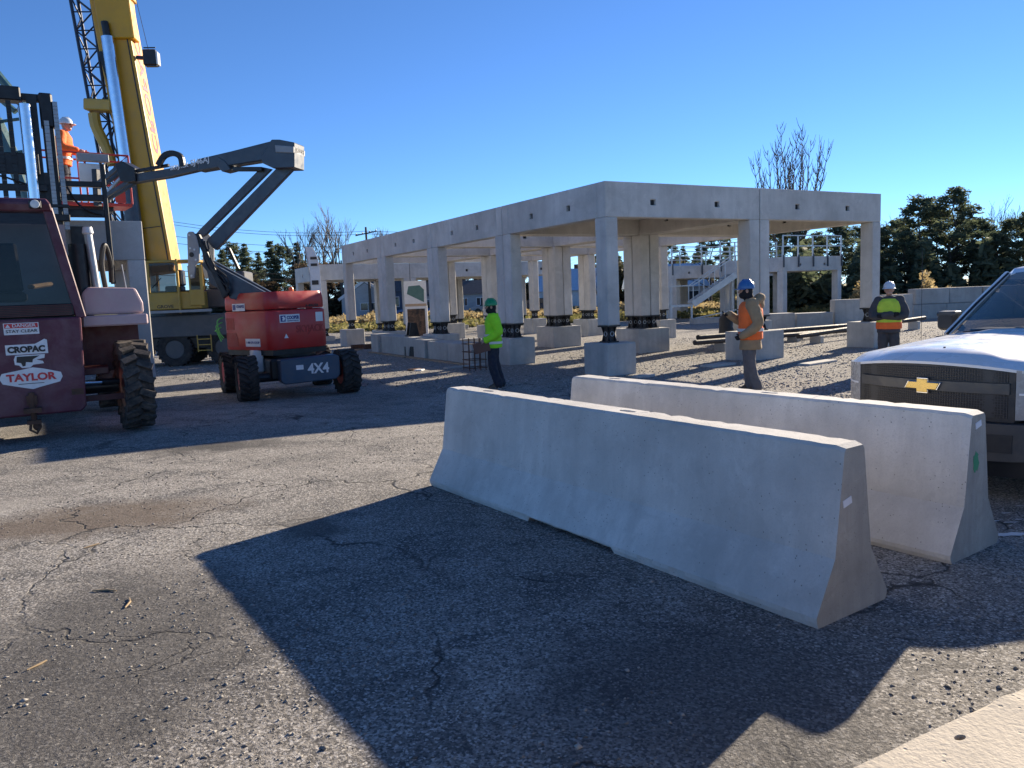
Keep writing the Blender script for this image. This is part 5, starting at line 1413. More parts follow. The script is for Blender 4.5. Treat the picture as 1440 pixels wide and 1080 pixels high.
def bare_mesh(seed, H, spread=.5, depth=6):
    rd = random.Random(seed); tr = MB()
    def grow(p, d, ln, r, k):
        if k == 0 or r < .006: return
        m_ = p + d * ln * .5 + Vector((rd.uniform(-1, 1), rd.uniform(-1, 1), 0)) * ln * .05; e = p + d * ln
        tr.tube([p, m_, e], [r, r * .86, r * .72], 5 if r > .05 else 3, caps=False)
        for i in range(rd.choice((2, 3, 3)) if k > 1 else 2):
            a = rd.uniform(0, 6.283); s = rd.uniform(.25, 1) * spread
            nd = (d + Vector((math.cos(a) * s, math.sin(a) * s, rd.uniform(.0, .25)))).normalized()
            grow(p + (e - p) * rd.uniform(.55, 1.0), nd, ln * rd.uniform(.62, .85), r * rd.uniform(.5, .68), k - 1)
    grow(Vector((0, 0, 0)), Vector((rd.uniform(-.05, .05), 0, 1)).normalized(), H * .30, H * .014, depth)
    zmax = max(v_[2] for v_ in tr.v); s = H / zmax
    tr.v = [(a * s, b * s, c * s) for a, b, c in tr.v]
    return tr
def upright_mesh(seed, H):
    # several steep stems from a short trunk, with fine side twigs
    rd = random.Random(seed); tr = MB()
    tr.tube([(0, 0, 0), (.05, 0, H * .34)], [H * .017, H * .013], 7)
    for i in range(11):
        a = i * 2.4 + rd.uniform(-.3, .3); sp = H * rd.uniform(.03, .19); top = H * rd.uniform(.72, 1.0); b = H * rd.uniform(.26, .34)
        c = Vector((math.cos(a), math.sin(a), 0)); pts = []
        for k in range(9):
            t = k / 8; pts.append(Vector((0, 0, b + (top - b) * t)) + c * sp * (1 - (1 - t) ** 1.7) + Vector((rd.uniform(-1, 1), rd.uniform(-1, 1), 0)) * .05)
        tr.tube(pts, [H * .0065 * (1 - k / 8.6) for k in range(9)], 5, caps=False)
        for q in range(20):
            t = rd.uniform(.2, .97); j = min(int(t * 8), 7); p = pts[j].lerp(pts[j + 1], t * 8 - j); aa = rd.uniform(0, 6.283)
            ln = H * rd.uniform(.05, .15) * (1.15 - t * .7); d = Vector((math.cos(aa) * .55, math.sin(aa) * .55, 1)).normalized()
            m2 = p + d * ln * .5 + Vector((math.cos(aa), math.sin(aa), 0)) * ln * .06; e = p + d * ln + Vector((0, 0, ln * .12))
            tr.tube([p, m2, e], [H * .0022, H * .0016, H * .0008], 3, caps=False)
            if rd.random() < .6: tr.tube([m2, m2 + Vector((math.cos(aa + 2) * .4, math.sin(aa + 2) * .4, 1)).normalized() * ln * .5], [H * .0012, H * .0006], 3, caps=False)
    return tr
protos = {}
def tree(kind, variant, loc, H, label, cat='tree', group=None, rz=0, name=None):
    key = (kind, variant)
    if key not in protos:
        root = bpy.data.objects.new(name or (kind + '_tree'), None); COL.objects.link(root)
        if kind in ('spruce', 'pine'):
            tr, v, f = conifer_mesh(hash_(key), 10.0, kind)
            tr.build('trunk', M['bark'], root, fix=False)
            arr_mesh('crown', v, f, M['pine'], root)
        elif kind == 'russet':
            tr, v, f = conifer_mesh(hash_(key), 10.0, 'pine')
            tr.build('trunk', M['bark_grey'], root, fix=False); arr_mesh('crown', v[: len(v) // 8 * 4], f[: len(f) // 2], M['brown_leaf'], root)
        else:
            t = upright_mesh(hash_(key), 10.0) if variant == 3 else bare_mesh(hash_(key), 10.0, .42 if variant % 2 else .55); t.build('branches', M['bark_grey'], root, fix=False)
        protos[key] = root; o = root
    else:
        o = copy_tree(protos[key])
    o.location = loc; s = H / 10.0; o.scale = (s * (1 if kind == 'bare' else 1.08), s * (1 if kind == 'bare' else 1.08), s); o.rotation_euler = (0, 0, rz)
    return tag(o, label, cat, group)
def hash_(key): return sum(ord(c) for c in key[0]) * 7 + key[1] * 13
GZ = -.215
def put(px, ytop, Y, kind, variant, label, group):
    b = at(px, 430, Y); top = at(px, ytop, Y).z
    rr_ = random.Random(int(px * 7 + Y))
    return tree(kind, variant, (b.x, Y, GZ), top - GZ, label, 'tree', group, rr_.uniform(0, 6.28))
G1 = 'evergreens beyond the field'; G2 = 'bare trees beyond the field'; G3 = 'pines behind the concrete block wall'
for i, (px, yt, Y, kd) in enumerate(((318, 352, 112, 'spruce'), (333, 346, 118, 'pine'), (350, 343, 108, 'spruce'), (368, 356, 116, 'spruce'), (386, 337, 106, 'spruce'), (402, 348, 114, 'pine'), (423, 342, 108, 'spruce'), (300, 362, 118, 'pine'),
        (834, 344, 96, 'spruce'), (858, 352, 100, 'pine'), (940, 340, 96, 'pine'), (962, 346, 102, 'spruce'), (920, 352, 104, 'spruce'), (1000, 330, 78, 'pine'), (1025, 336, 84, 'spruce'), (982, 346, 92, 'spruce'), (900, 356, 110, 'spruce'))):
    put(px, yt, Y, kd, i % 3, 'dark green spruce tree standing beyond the field' if kd == 'spruce' else 'dark green pine tree standing beyond the field', G1)
for i, (px, yt, Y) in enumerate(((446, 338, 100), (462, 344, 104), (440, 352, 96), (500, 350, 106), (372, 375, 102), (360, 380, 100), (520, 352, 108), (560, 356, 110), (600, 352, 112), (640, 352, 112), (680, 352, 110), (720, 356, 110), (770, 356, 108), (800, 360, 110))):
    put(px, yt, Y, 'russet', i % 2, 'russet brown leafy tree standing beyond the field', 'russet trees beyond the field')
for i, (px, yt, Y) in enumerate(((482, 282, 98), (426, 308, 101), (541, 318, 103), (455, 300, 107), (585, 340, 104))):
    put(px, yt, Y, 'bare', i % 3, 'leafless tree with fine twigs rising above the field', G2)
put(1122, 168, 66, 'bare', 3, 'tall leafless tree rising above the large concrete structure', G2)
put(1099, 190, 70, 'bare', 3, 'smaller leafless tree beside the tall one above the structure', G2)
for i, (px, yt, Y, kd) in enumerate(((1085, 325, 72, 'pine'), (1115, 318, 66, 'pine'), (1150, 330, 70, 'pine'), (1178, 318, 62, 'pine'), (1205, 322, 66, 'pine'), (1238, 322, 62, 'pine'), (1262, 312, 60, 'pine'), (1293, 282, 56, 'pine'), (1338, 270, 54, 'pine'), (1316, 300, 60, 'pine'),
        (1365, 312, 58, 'pine'), (1385, 318, 56, 'pine'), (1418, 312, 54, 'pine'), (1448, 300, 52, 'pine'), (1480, 290, 52, 'pine'), (1520, 300, 54, 'pine'), (1272, 330, 54, 'pine'), (1400, 330, 52, 'pine'))):
    put(px, yt, Y, kd, (i * 2) % 4, 'dense dark pine behind the concrete block wall', G3)
for i, (px, yt, Y) in enumerate(((1402, 272, 58), (1250, 300, 64), (1222, 310, 70), (1440, 262, 60))):
    put(px, yt, Y, 'bare', i % 3, 'thin leafless tree among the pines behind the block wall', G2)
# brush: thickets that read as one mass
def brush(name, label, spans, n, mat, size, zr, rng, cat='brush'):
    C = []
    for (x0, x1, Y0, Y1, h) in spans:
        m_ = int(n * (x1 - x0)); px = rng.uniform(x0, x1, m_); Y = rng.uniform(Y0, Y1, m_)
        for a, b in zip(px, Y):
            p = at(a, 430, b); hh = h * (.55 + .45 * math.sin(a * .11) * math.sin(a * .037 + 1)) * rng.random() ** .7
            C.append((p.x, b, GZ + .05 + hh))
    C = np.array(C); v, f = tufts(rng, C, rng.uniform(*size, len(C)), .4)
    tag(arr_mesh(name, v, f, mat), label, cat, kind='stuff')
rng = np.random.default_rng(11)
brush('far_thicket', 'dark tangled thicket along the foot of the far trees', [(280, 1010, 98, 110, 6.0)], 44, M['brush'], (.5, 1.1), None, rng)
brush('pine_undergrowth', 'dark undergrowth below the pines behind the block wall', [(1060, 1540, 50, 62, 4.6)], 60, M['pine'], (.35, .8), None, rng)
brush('dry_weeds', 'pale dry weeds standing along the edge of the field', [(380, 1060, 66, 84, .75)], 16, M['dry'], (.3, .7), None, rng, 'weeds')
brush('sunlit_weeds', 'sunlit straw coloured weeds standing behind the block wall', [(1296, 1315, 38, 40, 2.3), (1322, 1352, 38, 40, 2.3), (1195, 1212, 40, 42, 2.0), (1255, 1275, 40, 41, 1.9)], 18, M['dry'], (.2, .4), None, rng, 'weeds')
brush('grass_tufts', 'rough green grass growing at the edge of the gravel', [(380, 1200, 48, 60, .35)], 14, foliage_mat('verge_blades', (.10, .11, .03), (.28, .24, .10)), (.25, .5), None, rng, 'grass')
# bare shrub by the stair
p = at(968, 440, 70)
tree('bare', 5, (p.x - 8, 70, GZ), 4.2, 'bare round shrub beside the metal-roofed shed', 'shrub')

# houses ---------------------------------------------------------------
M['siding_white'] = paint('white_siding', (.62, .63, .64), .7, 0, .06, .2)
M['siding_blue'] = paint('slate_blue_siding', (.045, .075, .13), .7, 0, .1)
M['siding_grey'] = paint('grey_siding', (.33, .34, .35), .7, 0, .08, .2)
M['shingle'] = paint('dark_shingle', (.07, .07, .075), .9, 0, .2)
M['metal_roof'] = paint('pale_metal_roof', (.52, .58, .64), .4, .4, .08)
def house(px, Y, w, d, h, rh, wall, roof, label, rz=0., win=((-.3, .5), (.25, .5)), ridge='x', rake=None):
    b = at(px, 430, Y)
    r = thing('house', label, 'house', (b.x, Y, GZ), rz)
    xs = [-w / 2]; cells = set(); ys = [0, h * .38, h * .78, h]
    wins = sorted(win)
    for (c, ww) in wins: xs += [c * w - ww, c * w + ww]
    xs.append(w / 2)
    for k in range(len(wins)): cells.add((1 + 2 * k, 1))
    wl = MB().plate(xs, ys, cells, .2, (0, -d / 2, 0)).box(-w / 2, w / 2, -d / 2 + .2, d / 2, 0, h)
    wo = wl.build('wall', M[wall], r)
    for k, (c, ww) in enumerate(wins):
        wdw = MB().plate([c * w - ww, c * w - ww + .07, c * w - .035, c * w + .035, c * w + ww - .07, c * w + ww], [h * .38, h * .38 + .07, h * .78 - .07, h * .78], {(1, 1), (3, 1)}, .06, (0, -d / 2 - .03, 0)).build('window', M['siding_white'], r)
        MB().box(c * w - ww + .02, c * w + ww - .02, -d / 2 + .05, -d / 2 + .07, h * .40, h * .77).build('pane', M['house_glass'], wdw)
    o_ = .35
    if ridge == 'x':
        rf_ = MB().prism([(-d / 2 - o_, h - .1), (d / 2 + o_, h - .1), (0, h + rh)], (-w / 2 - o_, 0, 0), (0, 1, 0), (0, 0, 1), (w + 2 * o_, 0, 0))
    else:
        rf_ = MB().prism([(-w / 2 - o_, h - .1), (w / 2 + o_, h - .1), (0, h + rh)], (0, -d / 2 + .05, 0), (1, 0, 0), (0, 0, 1), (0, d + o_ - .05, 0))
    ro = rf_.build('roof', M[roof], r)
    if rake:
        for s in (-1, 1): MB().bar((s * (w / 2 + o_), -d / 2 - .02, h - .1), (0, -d / 2 - .02, h + rh), .08, .3).build('barge_board', M['siding_white'], ro)
        MB().prism([(-w / 2, h), (w / 2, h), (0, h + rh * .86)], (0, -d / 2 - .0, 0), (1, 0, 0), (0, 0, 1), (0, .1, 0)).build('gable', M[wall], r)
    MB().box(w * .1, w * .1 + .5, .3, .8, h + rh * .3, h + rh + .5).build('chimney', M['rust'], ro)
    return r
house(522, 92, 5.4, 7, 2.3, 2.0, 'siding_grey', 'shingle', 'grey gabled garage with white barge boards beyond the field', 0, ((0.05, .9),), 'y', True)
house(556, 94, 4.2, 7, 3.0, 2.2, 'siding_blue', 'shingle', 'slate blue house beyond the field', 0, ((.1, .6),))
house(640, 95, 9, 7, 2.4, 1.6, 'siding_grey', 'shingle', 'long low grey house with a row of windows', 0, ((-.35, .5), (-.1, .6), (.15, .4), (.36, .5)))
house(800, 90, 8, 8, 2.3, 2.4, 'siding_white', 'metal_roof', 'white shed with pale metal roof beyond the inner columns', 0, ((-.2, .5),))
house(936, 84, 7.5, 8, 2.2, 2.4, 'siding_grey', 'metal_roof', 'grey shed with pale blue metal roof beside the stair', 0, ((.3, .4),))
# cars -----------------------------------------------------------------
def car(px, Y, col, label, h=1.5, ln=4.4):
    b = at(px, 430, Y); m_ = paint('car_paint', col, .25, 0, .05)
    r = thing('parked_car', label, 'car', (b.x, Y, GZ + .02), 0, 'cars parked far beyond the field')
    prof = [(-ln / 2, .35), (-ln / 2 + .05, .75), (-ln / 2 + .9, .9), (ln / 2 - .3, .95), (ln / 2 - .02, .8), (ln / 2, .4)]
    MB().prism(prof, (0, -.85, 0), X, Z, Y_ * 1.7).build('body', m_, r, bevel=.06, seg=2)
    MB().prism([(-ln / 2 + .95, .89), (-ln / 2 + 1.6, h - .03), (ln / 2 - .9, h - .03), (ln / 2 - .3, .94)], (0, -.75, 0), X, Z, Y_ * 1.5).build('cabin_glass', M['house_glass'], r, bevel=.05)
    MB().prism([(-ln / 2 + 1.55, h - .06), (-ln / 2 + 1.7, h), (ln / 2 - 1.0, h), (ln / 2 - .85, h - .06)], (0, -.76, 0), X, Z, Y_ * 1.52).build('roof', m_, r, bevel=.03)
    for x in (-ln / 2 + .8, ln / 2 - .8):
        for y in (-.78, .78):
            MB().lathe([(.12, -.1), (.33, -.1), (.33, .1), (.12, .1)], (x, y, .33), (0, 1, 0), 16).build('wheel', M['rubber'], r)
Y_ = Vector((0, 1, 0))
car(427, 84, (.02, .02, .025), 'black car parked beyond the field behind the boom lift')
car(588, 84, (.06, .14, .30), 'blue pickup-sized car parked near the slate blue house', 1.7, 5.2)
car(690, 86, (.30, .30, .30), 'silver car parked in front of the long low house')
car(752, 84, (.03, .035, .05), 'dark car parked before the shed beyond the columns')
car(962, 78, (.015, .016, .02), 'black car parked beside the shed with pale blue roof', 1.6, 4.6)
# utility poles and wires ------------------------------------------------
def pole(px, ytop, Y, label):
    b = at(px, 430, Y); zt = at(px, ytop, Y).z
    r = thing('utility_pole', label, 'pole', (b.x, Y, GZ), 0)
    MB().tube([(0, 0, 0), (0, 0, zt - GZ)], [.17, .11], 8).build('post', M['bark'], r, smooth=True)
    MB().bar((-1.2, 0, zt - GZ - .9), (1.2, 0, zt - GZ - .5), .12).build('crossarm', M['bark'], r)
    for x in (-1.1, -.4, .4, 1.1): MB().lathe([(.06, 0), (.08, .1), (.04, .2)], (x, 0, zt - GZ - .68 + x * .166), (0, 0, 1), 8).build('insulator', M['grey'], r)
    return Vector((b.x, Y, zt))
pa = pole(521, 319, 88, 'wooden utility pole with crossarm above the concrete frames')
pb = pole(225, 300, 80, 'wooden utility pole behind the yellow crane cab')
M['wire'] = paint('black_wire', (.02, .02, .022), .6)
for k, dz in enumerate((-.45, -.75, -1.9, -2.6)):
    a, b = pb + Vector((0, 0, dz)), pa + Vector((0, 0, dz)); pts = [a.lerp(b, i / 10) - Vector((0, 0, 4 * .7 * (i / 10) * (1 - i / 10))) for i in range(11)]
    c = b + Vector((60, 8, 0)); pts += [b.lerp(c, i / 10) - Vector((0, 0, 4 * 1.0 * (i / 10) * (1 - i / 10))) for i in range(1, 11)]
    tag(MB().tube(pts, .02, 4).build('overhead_wire', M['wire']), ['topmost thin overhead wire between the utility poles', 'second overhead wire below the topmost one', 'third overhead wire strung below the crossarms', 'lowest sagging overhead wire'][k], 'wire', 'overhead wires')
for k, (ya, yb) in enumerate(((377, 383), (384, 391))):
    a, b = at(180, ya, 60), at(560, yb, 74)
    tag(MB().tube([a.lerp(b, i / 12) - Vector((0, 0, 1.2 * (i / 12) * (1 - i / 12))) for i in range(13)], .022, 4).build('overhead_wire', M['wire']), ['upper dark cable crossing in front of the far trees', 'lower dark cable crossing in front of the far trees'][k], 'wire', 'overhead wires')
# ================================================================ rest of the building yard
# lower structure behind: a row of frames on its own footings
def far_frame(px, py, Y, n, label, group, step=W_, zoff=0.):
    p = at(px, py, Y); zc = p.z - (TOP - COLB)
    for k in range(n):
        q = Vector((p.x, p.y, 0)) + step * (LV if step is W_ else LU) * k
        place_frame(q, zc, label(k) if callable(label) else label, group)
        for (a, b) in ((.18, .21), (LV - .18, .21), (.18, LU - .21), (LV - .18, LU - .21)):
            c = q + W_ * a + U * b
            z0 = GZ - .02; o = MB().box(-.36, .36, -.36, .36, 0, zc - .38 - z0).build('concrete_footing', M['footing'], bevel=.02)
            o.location = (c.x, c.y, z0); o.rotation_euler = (0, 0, RZ)
            tag(o, 'pale footing block under the ' + group[0], 'footing', group[1]) if isinstance(group, tuple) else tag(o, 'pale footing block under ' + group, 'footing', 'footings under ' + group)
ords = ['first', 'second', 'third', 'fourth', 'fifth']
far_frame(448, 372, 38, 3, lambda k: f'{ords[k]} concrete frame from the feather flag in the row behind the structure', 'the row of frames behind the structure')
far_frame(945, 374, 46, 2, lambda k: ['low concrete frame with railing beside the metal stair', 'low concrete frame with railing behind the twin columns'][k], 'the platform with railings')
far_frame(1101, 361, 41, 1, 'low concrete frame with railing in front of the dark pines', 'the railed frame by the pines')
# railings on the platforms
def railing(p, ln, label):
    r = thing('railing', label, 'railing', p, RZ, 'railings on the platforms')
    n = 5
    for k in range(n):
        x = ln * k / (n - 1); MB().bar((x, 0, 0), (x, 0, 1.12), .06).build('post', M['galv'], r)
        MB().bar((x, -.06, -.55), (x, -.06, .1), .05, .08).build('post_bracket', M['lift_grey'], r)
    for z in (.55, 1.1): MB().bar((0, 0, z), (ln, 0, z), .05).build('rail', M['galv'], r)
c1 = at(945, 374, 46); c2 = at(1101, 361, 41)
railing(c1 + Vector((0, 0, .0)), LV * 2 - .1, 'galvanised railing along the front of the platform by the stair')
railing(c1 + U * (LU - .1), LV * 2 - .1, 'galvanised railing along the back of the platform by the stair')
railing(c2, LV - .1, 'galvanised railing along the front of the frame by the pines')
railing(c2 + U * (LU - .1), LV - .1, 'galvanised railing along the back of the frame by the pines')
# metal stair
s0 = at(1035, 386, 43.5); s1 = at(975, 428, 43.5)
stt = thing('metal_stair', 'galvanised metal stair with landing leading up to the platform', 'stair', (s1.x, s1.y, GZ), 0)
SI = Matrix.Translation(-Vector((s1.x, s1.y, GZ)))
a, b = SI @ s1, SI @ s0; b = Vector((b.x, a.y, b.z))
for y in (0, 1.1):
    MB().bar(a + Vector((0, y, 0)), b + Vector((0, y, 0)), .06, .34).build('stringer', M['galv'], stt)
    MB().bar(a + Vector((0, y, 1.05)), b + Vector((0, y, 1.05)), .05).build('handrail', M['galv'], stt)
    for k in range(5):
        q = a.lerp(b, k / 4) + Vector((0, y, 0)); MB().bar(q, q + Vector((0, 0, 1.05)), .045).build('baluster', M['galv'], stt)
for k in range(11):
    q = a.lerp(b, (k + .5) / 11); MB().box(q.x - .14, q.x + .14, q.y + .03, q.y + 1.07, q.z - .02, q.z + .02).build('tread', M['galv'], stt)
MB().box(a.x - 1.3, a.x, a.y, a.y + 1.1, a.z - .12, a.z).build('landing', M['galv'], stt)
MB().box(b.x, b.x + 1.8, b.y, b.y + 1.1, b.z - .12, b.z).build('landing', M['galv'], stt)
for (x, y, zt) in ((a.x - 1.25, 0, a.z), (a.x - .1, 0, a.z), (a.x - 1.25, 1.05, a.z), (b.x + .1, 0, b.z), (b.x + 1.7, 0, b.z), (b.x + .1, 1.05, b.z), (b.x + 1.7, 1.05, b.z)):
    MB().bar((x, a.y + y, 0), (x, a.y + y, zt), .10).build('post', M['galv'], stt)
MB().bar((b.x + .1, a.y, .2), (b.x + 1.7, a.y, b.z - .1), .06).build('brace', M['galv'], stt); MB().bar((a.x, a.y, .2), (b.x, a.y, .6), .06).build('brace', M['galv'], stt)
for y in (0, 1.05): MB().bar((a.x - 1.25, a.y + y, a.z + 1.05), (a.x, a.y + y, a.z + 1.05), .05).build('handrail', M['galv'], stt)
MB().bar((a.x - 1.25, a.y, a.z), (a.x - 1.25, a.y, a.z + 1.05), .05).build('baluster', M['galv'], stt)
# blocks in a line along the front of the structure on the boom lift side
bA, bB = gp(527, 496), gp(664, 514)
bd = (bB - bA); bL = bd.length; bdn = bd.normalized(); bnn = Vector((-bdn.y, bdn.x, 0)); brz = math.atan2(bdn.y, bdn.x)
if bnn.x < 0: bnn = -bnn
for k, (t0_, t1_, pr_, hh, lab) in enumerate(((.0, .09, .12, .70, 'short upright concrete block at the end of the block row'), (.092, .50, 0, .66, 'long concrete block lying in the row beside the columns'), (.503, .615, .10, .62, 'square concrete block proud of the block row'), (.618, .80, 0, .58, 'concrete block between the square block and the rebar cage'), (.803, 1.0, 0, .58, 'concrete block next to the rebar cage and the man in green'))):
    c = bA + bdn * bL * (t0_ + t1_) / 2 + bnn * (.35 - pr_)
    o = MB().box(-bL * (t1_ - t0_) / 2, bL * (t1_ - t0_) / 2, -.35, .35, 0, hh).build('concrete_block', M['block'], bevel=.02)
    o.location = (c.x, c.y, GZ + .02); o.rotation_euler = (0, 0, brz); tag(o, lab, 'block', 'row of concrete blocks by the columns')
tb = MB().box(-bL * .5, bL * .5, -.08, .08, 0, .06).build('timber_plank', M['wood'], bevel=.005)
c = (bA + bB) / 2 - bnn * .15; tb.location = (c.x, c.y, GZ + .03); tb.rotation_euler = (0, 0, brz); tag(tb, 'long timber plank lying along the foot of the block row', 'plank')
# steel shoes standing loose
def loose_shoe(p, rz, s, label):
    r = thing('steel_shoe', label, 'steel bracket', p, rz, 'loose steel shoes')
    MB().box(-.16 * s, .16 * s, -.16 * s, .16 * s, 0, .03 * s).build('base_plate', M['black'], r)
    for x in (-.10, .10): MB().prism([(-.14 * s, .03 * s), (.14 * s, .03 * s), (.08 * s, .36 * s), (-.08 * s, .36 * s)], (x * s, 0, 0), Y_, Z, X * .02 * s).build('web', M['black'], r)
loose_shoe(gp(574, 503), .3, 1., 'black steel shoe standing loose before the block row'); loose_shoe(gp(583, 503) , 1.0, 1., 'black steel shoe tilted against its twin before the block row')
q = bA + bdn * bL * .36 + bnn * .35; loose_shoe(Vector((q.x, q.y, GZ + .68)), brz, 1.25, 'black steel shoe standing on top of the long concrete block')
# rebar cage
rc0 = gp(668, 521)
rc = thing('rebar_cage', 'small rusty rebar cage standing beside the man in green', 'rebar cage', rc0, R(25))
for x in (-.22, -.07, .08, .22):
    for y in (-.2, .2): MB().tube([(x, y, 0), (x + .01, y, .82)], .012, 5).build('bar', M['rust'], rc)
for z in (.08, .28, .48, .68): MB().tube([(-.24, -.22, z), (.24, -.22, z), (.24, .22, z), (-.24, .22, z), (-.24, -.22, z)], .010, 5).build('stirrup', M['rust'], rc)
# upright boards on the ground behind the block row
o = MB().box(-.9, .9, -.25, .25, 0, .45).build('concrete_block', M['block'], bevel=.02); p = at(640, 465, 27); o.location = (p.x, 27, GZ); o.rotation_euler = (0, 0, RZ); tag(o, 'pale concrete block lying inside the structure behind the row', 'block')
# timber and rust pieces on the gravel
for k, (px, py, w, h_, mt, lab) in enumerate(((503, 491, .5, .18, 'rust', 'rusty steel channel lying beside the footing by the boom lift'), (518, 491, .35, .2, 'rust', 'short rusty steel offcut next to the block row'), (494, 494, 1.0, .06, 'wood', 'flat timber board lying beside the boom lift wheel'), (583, 521, .4, .05, 'rust', 'rusty scrap lying in the lit gravel'), (590, 522, .25, .05, 'sticker', 'scrap of white paper on the lit gravel'))):
    p = gp(px, py); o = MB().box(-w / 2, w / 2, -.1, .1, 0, h_).build('offcut', M[mt], bevel=.01); o.location = p; o.rotation_euler = (0, 0, RZ + .2 * k); tag(o, lab, 'offcut')
M['rust_dark'] = paint('dark_rusty_pipe', (.035, .030, .028), .7, .1, .3, .4, (.07, .045, .03), 6)
# long steel pipes lying across trestles behind the twin columns
for k, (pa_, pb_, Y1, Y2, lab) in enumerate((((1064, 468), (1226, 455), 24, 29, 'long dark steel pipe lying on low blocks behind the twin columns'), ((1062, 475), (1222, 462), 23.4, 28.2, 'second long steel pipe lying nearer the gravel in front of its twin'), ((1190, 463), (1300, 447), 25, 29, 'steel pipe lying behind the man with folded arms'))):
    a, b = at(*pa_, Y1), at(*pb_, Y2); d = (b - a).normalized()
    a2 = a - d * 3
    tag(MB().tube([a2, b], .075, 10).build('steel_pipe', M['rust_dark'], smooth=True), lab, 'pipe', 'long steel pipes')
    for t in (.12, .5, .9):
        c = a2.lerp(b, t); o = MB().box(-.10, .10, -.18, .18, 0, max(.1, c.z - .07 - GZ)).build('support_block', M['block'], bevel=.01); o.location = (c.x, c.y, GZ); o.rotation_euler = (0, 0, math.atan2(d.y, d.x)); tag(o, 'small concrete support block under a long steel pipe', 'support block', 'supports under the pipes')
# big precast slab at the right, low walls and blocks
def slabthing(px0, px1, ytop, Y, d, label, name='concrete_wall', mat='block'):
    a, b = at(px0, ytop, Y), at(px1, ytop, Y); w = (b - a).length; zt = (a.z + b.z) / 2
    o = MB().box(-w / 2, w / 2, 0, d, 0, zt - GZ).build(name, M[mat], bevel=.02)
    o.location = ((a.x + b.x) / 2, Y, GZ); o.rotation_euler = (0, 0, .02); return tag(o, label, 'wall')
slabthing(1174, 1216, 421, 33, .5, 'tall grey precast slab standing beside the end column')
slabthing(1072, 1118, 441, 32, .8, 'low concrete wall piece behind the man in the tan coat')
slabthing(1120, 1172, 440, 32.6, .8, 'low concrete wall piece between the tall slab and the twin columns')
slabthing(975, 1028, 447, 40, .8, 'low concrete piece at the foot of the metal stair')
slabthing(1245, 1284, 414, 34.5, .6, 'grey upright precast panel behind the man with folded arms')
bw_ = 1.55
base = at(1290, 452, 36); zb = GZ
for r_ in range(2):
    for k in range(9):
        x = base.x - .2 + k * (bw_ + .02) + (.0 if r_ == 0 else .12); hh = .72
        o = MB().box(-bw_ / 2, bw_ / 2, 0, .75, 0, hh - .012).build('concrete_block', M['block'], bevel=.025)
        o.location = (x + bw_ / 2, 36 + .03 * ((k * 7 + r_) % 3), zb + r_ * hh); o.rotation_euler = (0, 0, .01 * ((k * 5) % 3 - 1))
        tag(o, ('pale concrete block in the lower course of the wall under the pines' if r_ == 0 else 'pale concrete block in the upper course of the wall under the pines'), 'block', 'blocks of the concrete block wall')
# black sack beside the man in the tan coat
sk = gp(1022, 486); ms = MB()
rd = random.Random(5); rings = []
for z, r1 in ((0, .26), (.1, .30), (.35, .27), (.6, .22), (.85, .2), (1.0, .12), (1.05, .03)):
    rings.append([Vector((math.cos(2 * math.pi * i / 14) * r1 * rd.uniform(.85, 1.15), math.sin(2 * math.pi * i / 14) * r1 * rd.uniform(.85, 1.15), z)) for i in range(14)])
o = ms.loft(rings).build('sack', M['hose'], smooth=True, ang=70); o.location = sk; tag(o, 'black sack standing on the gravel in front of the man in tan', 'sack')
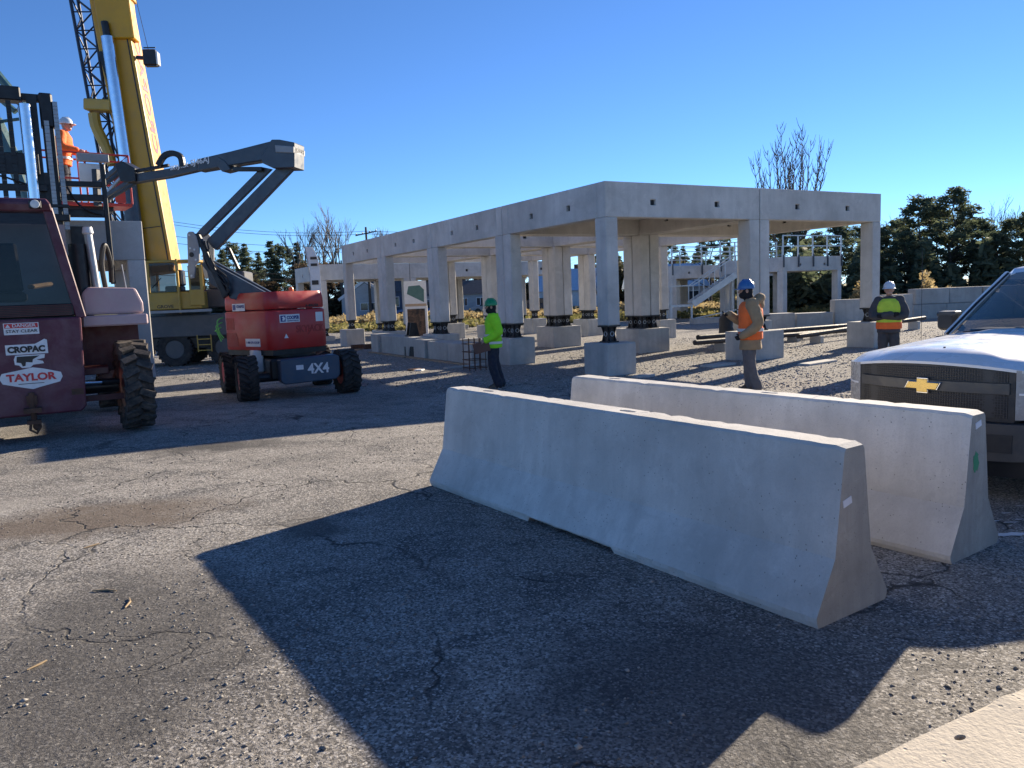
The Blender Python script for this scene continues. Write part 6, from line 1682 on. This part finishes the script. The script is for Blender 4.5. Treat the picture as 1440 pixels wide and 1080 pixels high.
# feather flag and picture banner
fg = at(441, 450, 36); ft = at(436, 347, 36)
fr = thing('feather_flag', 'tall white feather flag with dark print behind the boom lift', 'flag', (fg.x, 36, GZ), 0)
H_ = ft.z - GZ
MB().tube([(0, 0, 0), (-.02, 0, H_ * .7), (-.18, 0, H_)], .02, 6).build('pole', M['grey'], fr)
MB().lathe([(.3, 0), (.28, .06), (.05, .1)], (0, 0, 0), (0, 0, 1), 14).build('base', M['black'], fr)
fv = []; nn = 14
for i in range(nn + 1):
    t = i / nn; z = .9 + (H_ - .9) * t; x = -.02 * min(t / .7, 1) - .16 * max(0, t - .7) / .3
    wdt = .48 if t < .85 else .48 - .15 * (t - .85) / .15
    fv.append([(x, .02 * math.sin(9 * t), z), (x + wdt, .06 * math.sin(7 * t + 1), z), (x + wdt, .06 * math.sin(7 * t + 1) + .006, z), (x, .02 * math.sin(9 * t) + .006, z)])
MB().loft(fv).build('cloth', M['sticker'], fr, smooth=True)
for (z, h_) in ((1.35, .35), (2.0, .45), (2.75, .2), (3.6, .12), (3.9, .12)):
    MB().box(.06, .36, -.075, -.065, z, z + h_).build('print', M['letter_black'], fr)
bg0 = at(587, 468, 33); bt0 = at(585, 395, 33)
bnr = thing('banner_stand', 'upright picture banner leaning between the columns', 'banner', (bg0.x, 33, GZ), R(-6))
HB = bt0.z - GZ
MB().box(-.48, .48, -.02, .02, .12, HB).build('panel', M['sticker'], bnr)
def pic(name, x0, x1, z0, z1, c0, c1, s):
    t = NT(name); mt = t.done(t.mix(t.ramp(t.noise(s, 6, .7), [(.4, 0.), (.6, 1.)]), c0, c1), .6)
    MB().box(x0, x1, -.026, -.021, z0, z1).build(name, mt, bnr)
pic('photo_print', -.38, .38, .30, HB * .56, (.02, .015, .012), (.16, .09, .05), 5)
pic('stripe', -.46, .46, HB * .60, HB * .64, (.45, .30, .18), (.5, .36, .24), 3)
tt_ = NT('leaf_print'); tm = tt_.done(tt_.mix(tt_.noise(6, 5), (.04, .12, .11), (.12, .22, .20)), .6)
MB().prism([(-.36, HB * .80), (.05, HB * .72), (.36, HB * .66), (.38, HB * .86), (.2, HB * .93), (-.28, HB * .92)], (0, -.026, 0), X, Z, Y_ * .005).build('leaf_print', tm, bnr)
for x in (-.42, .42): MB().bar((x, .02, 0), (x, .02, HB * .9), .03).build('leg', M['grey'], bnr)
MB().bar((0, .03, HB * .6), (0, .7, 0), .03).build('prop', M['grey'], bnr)
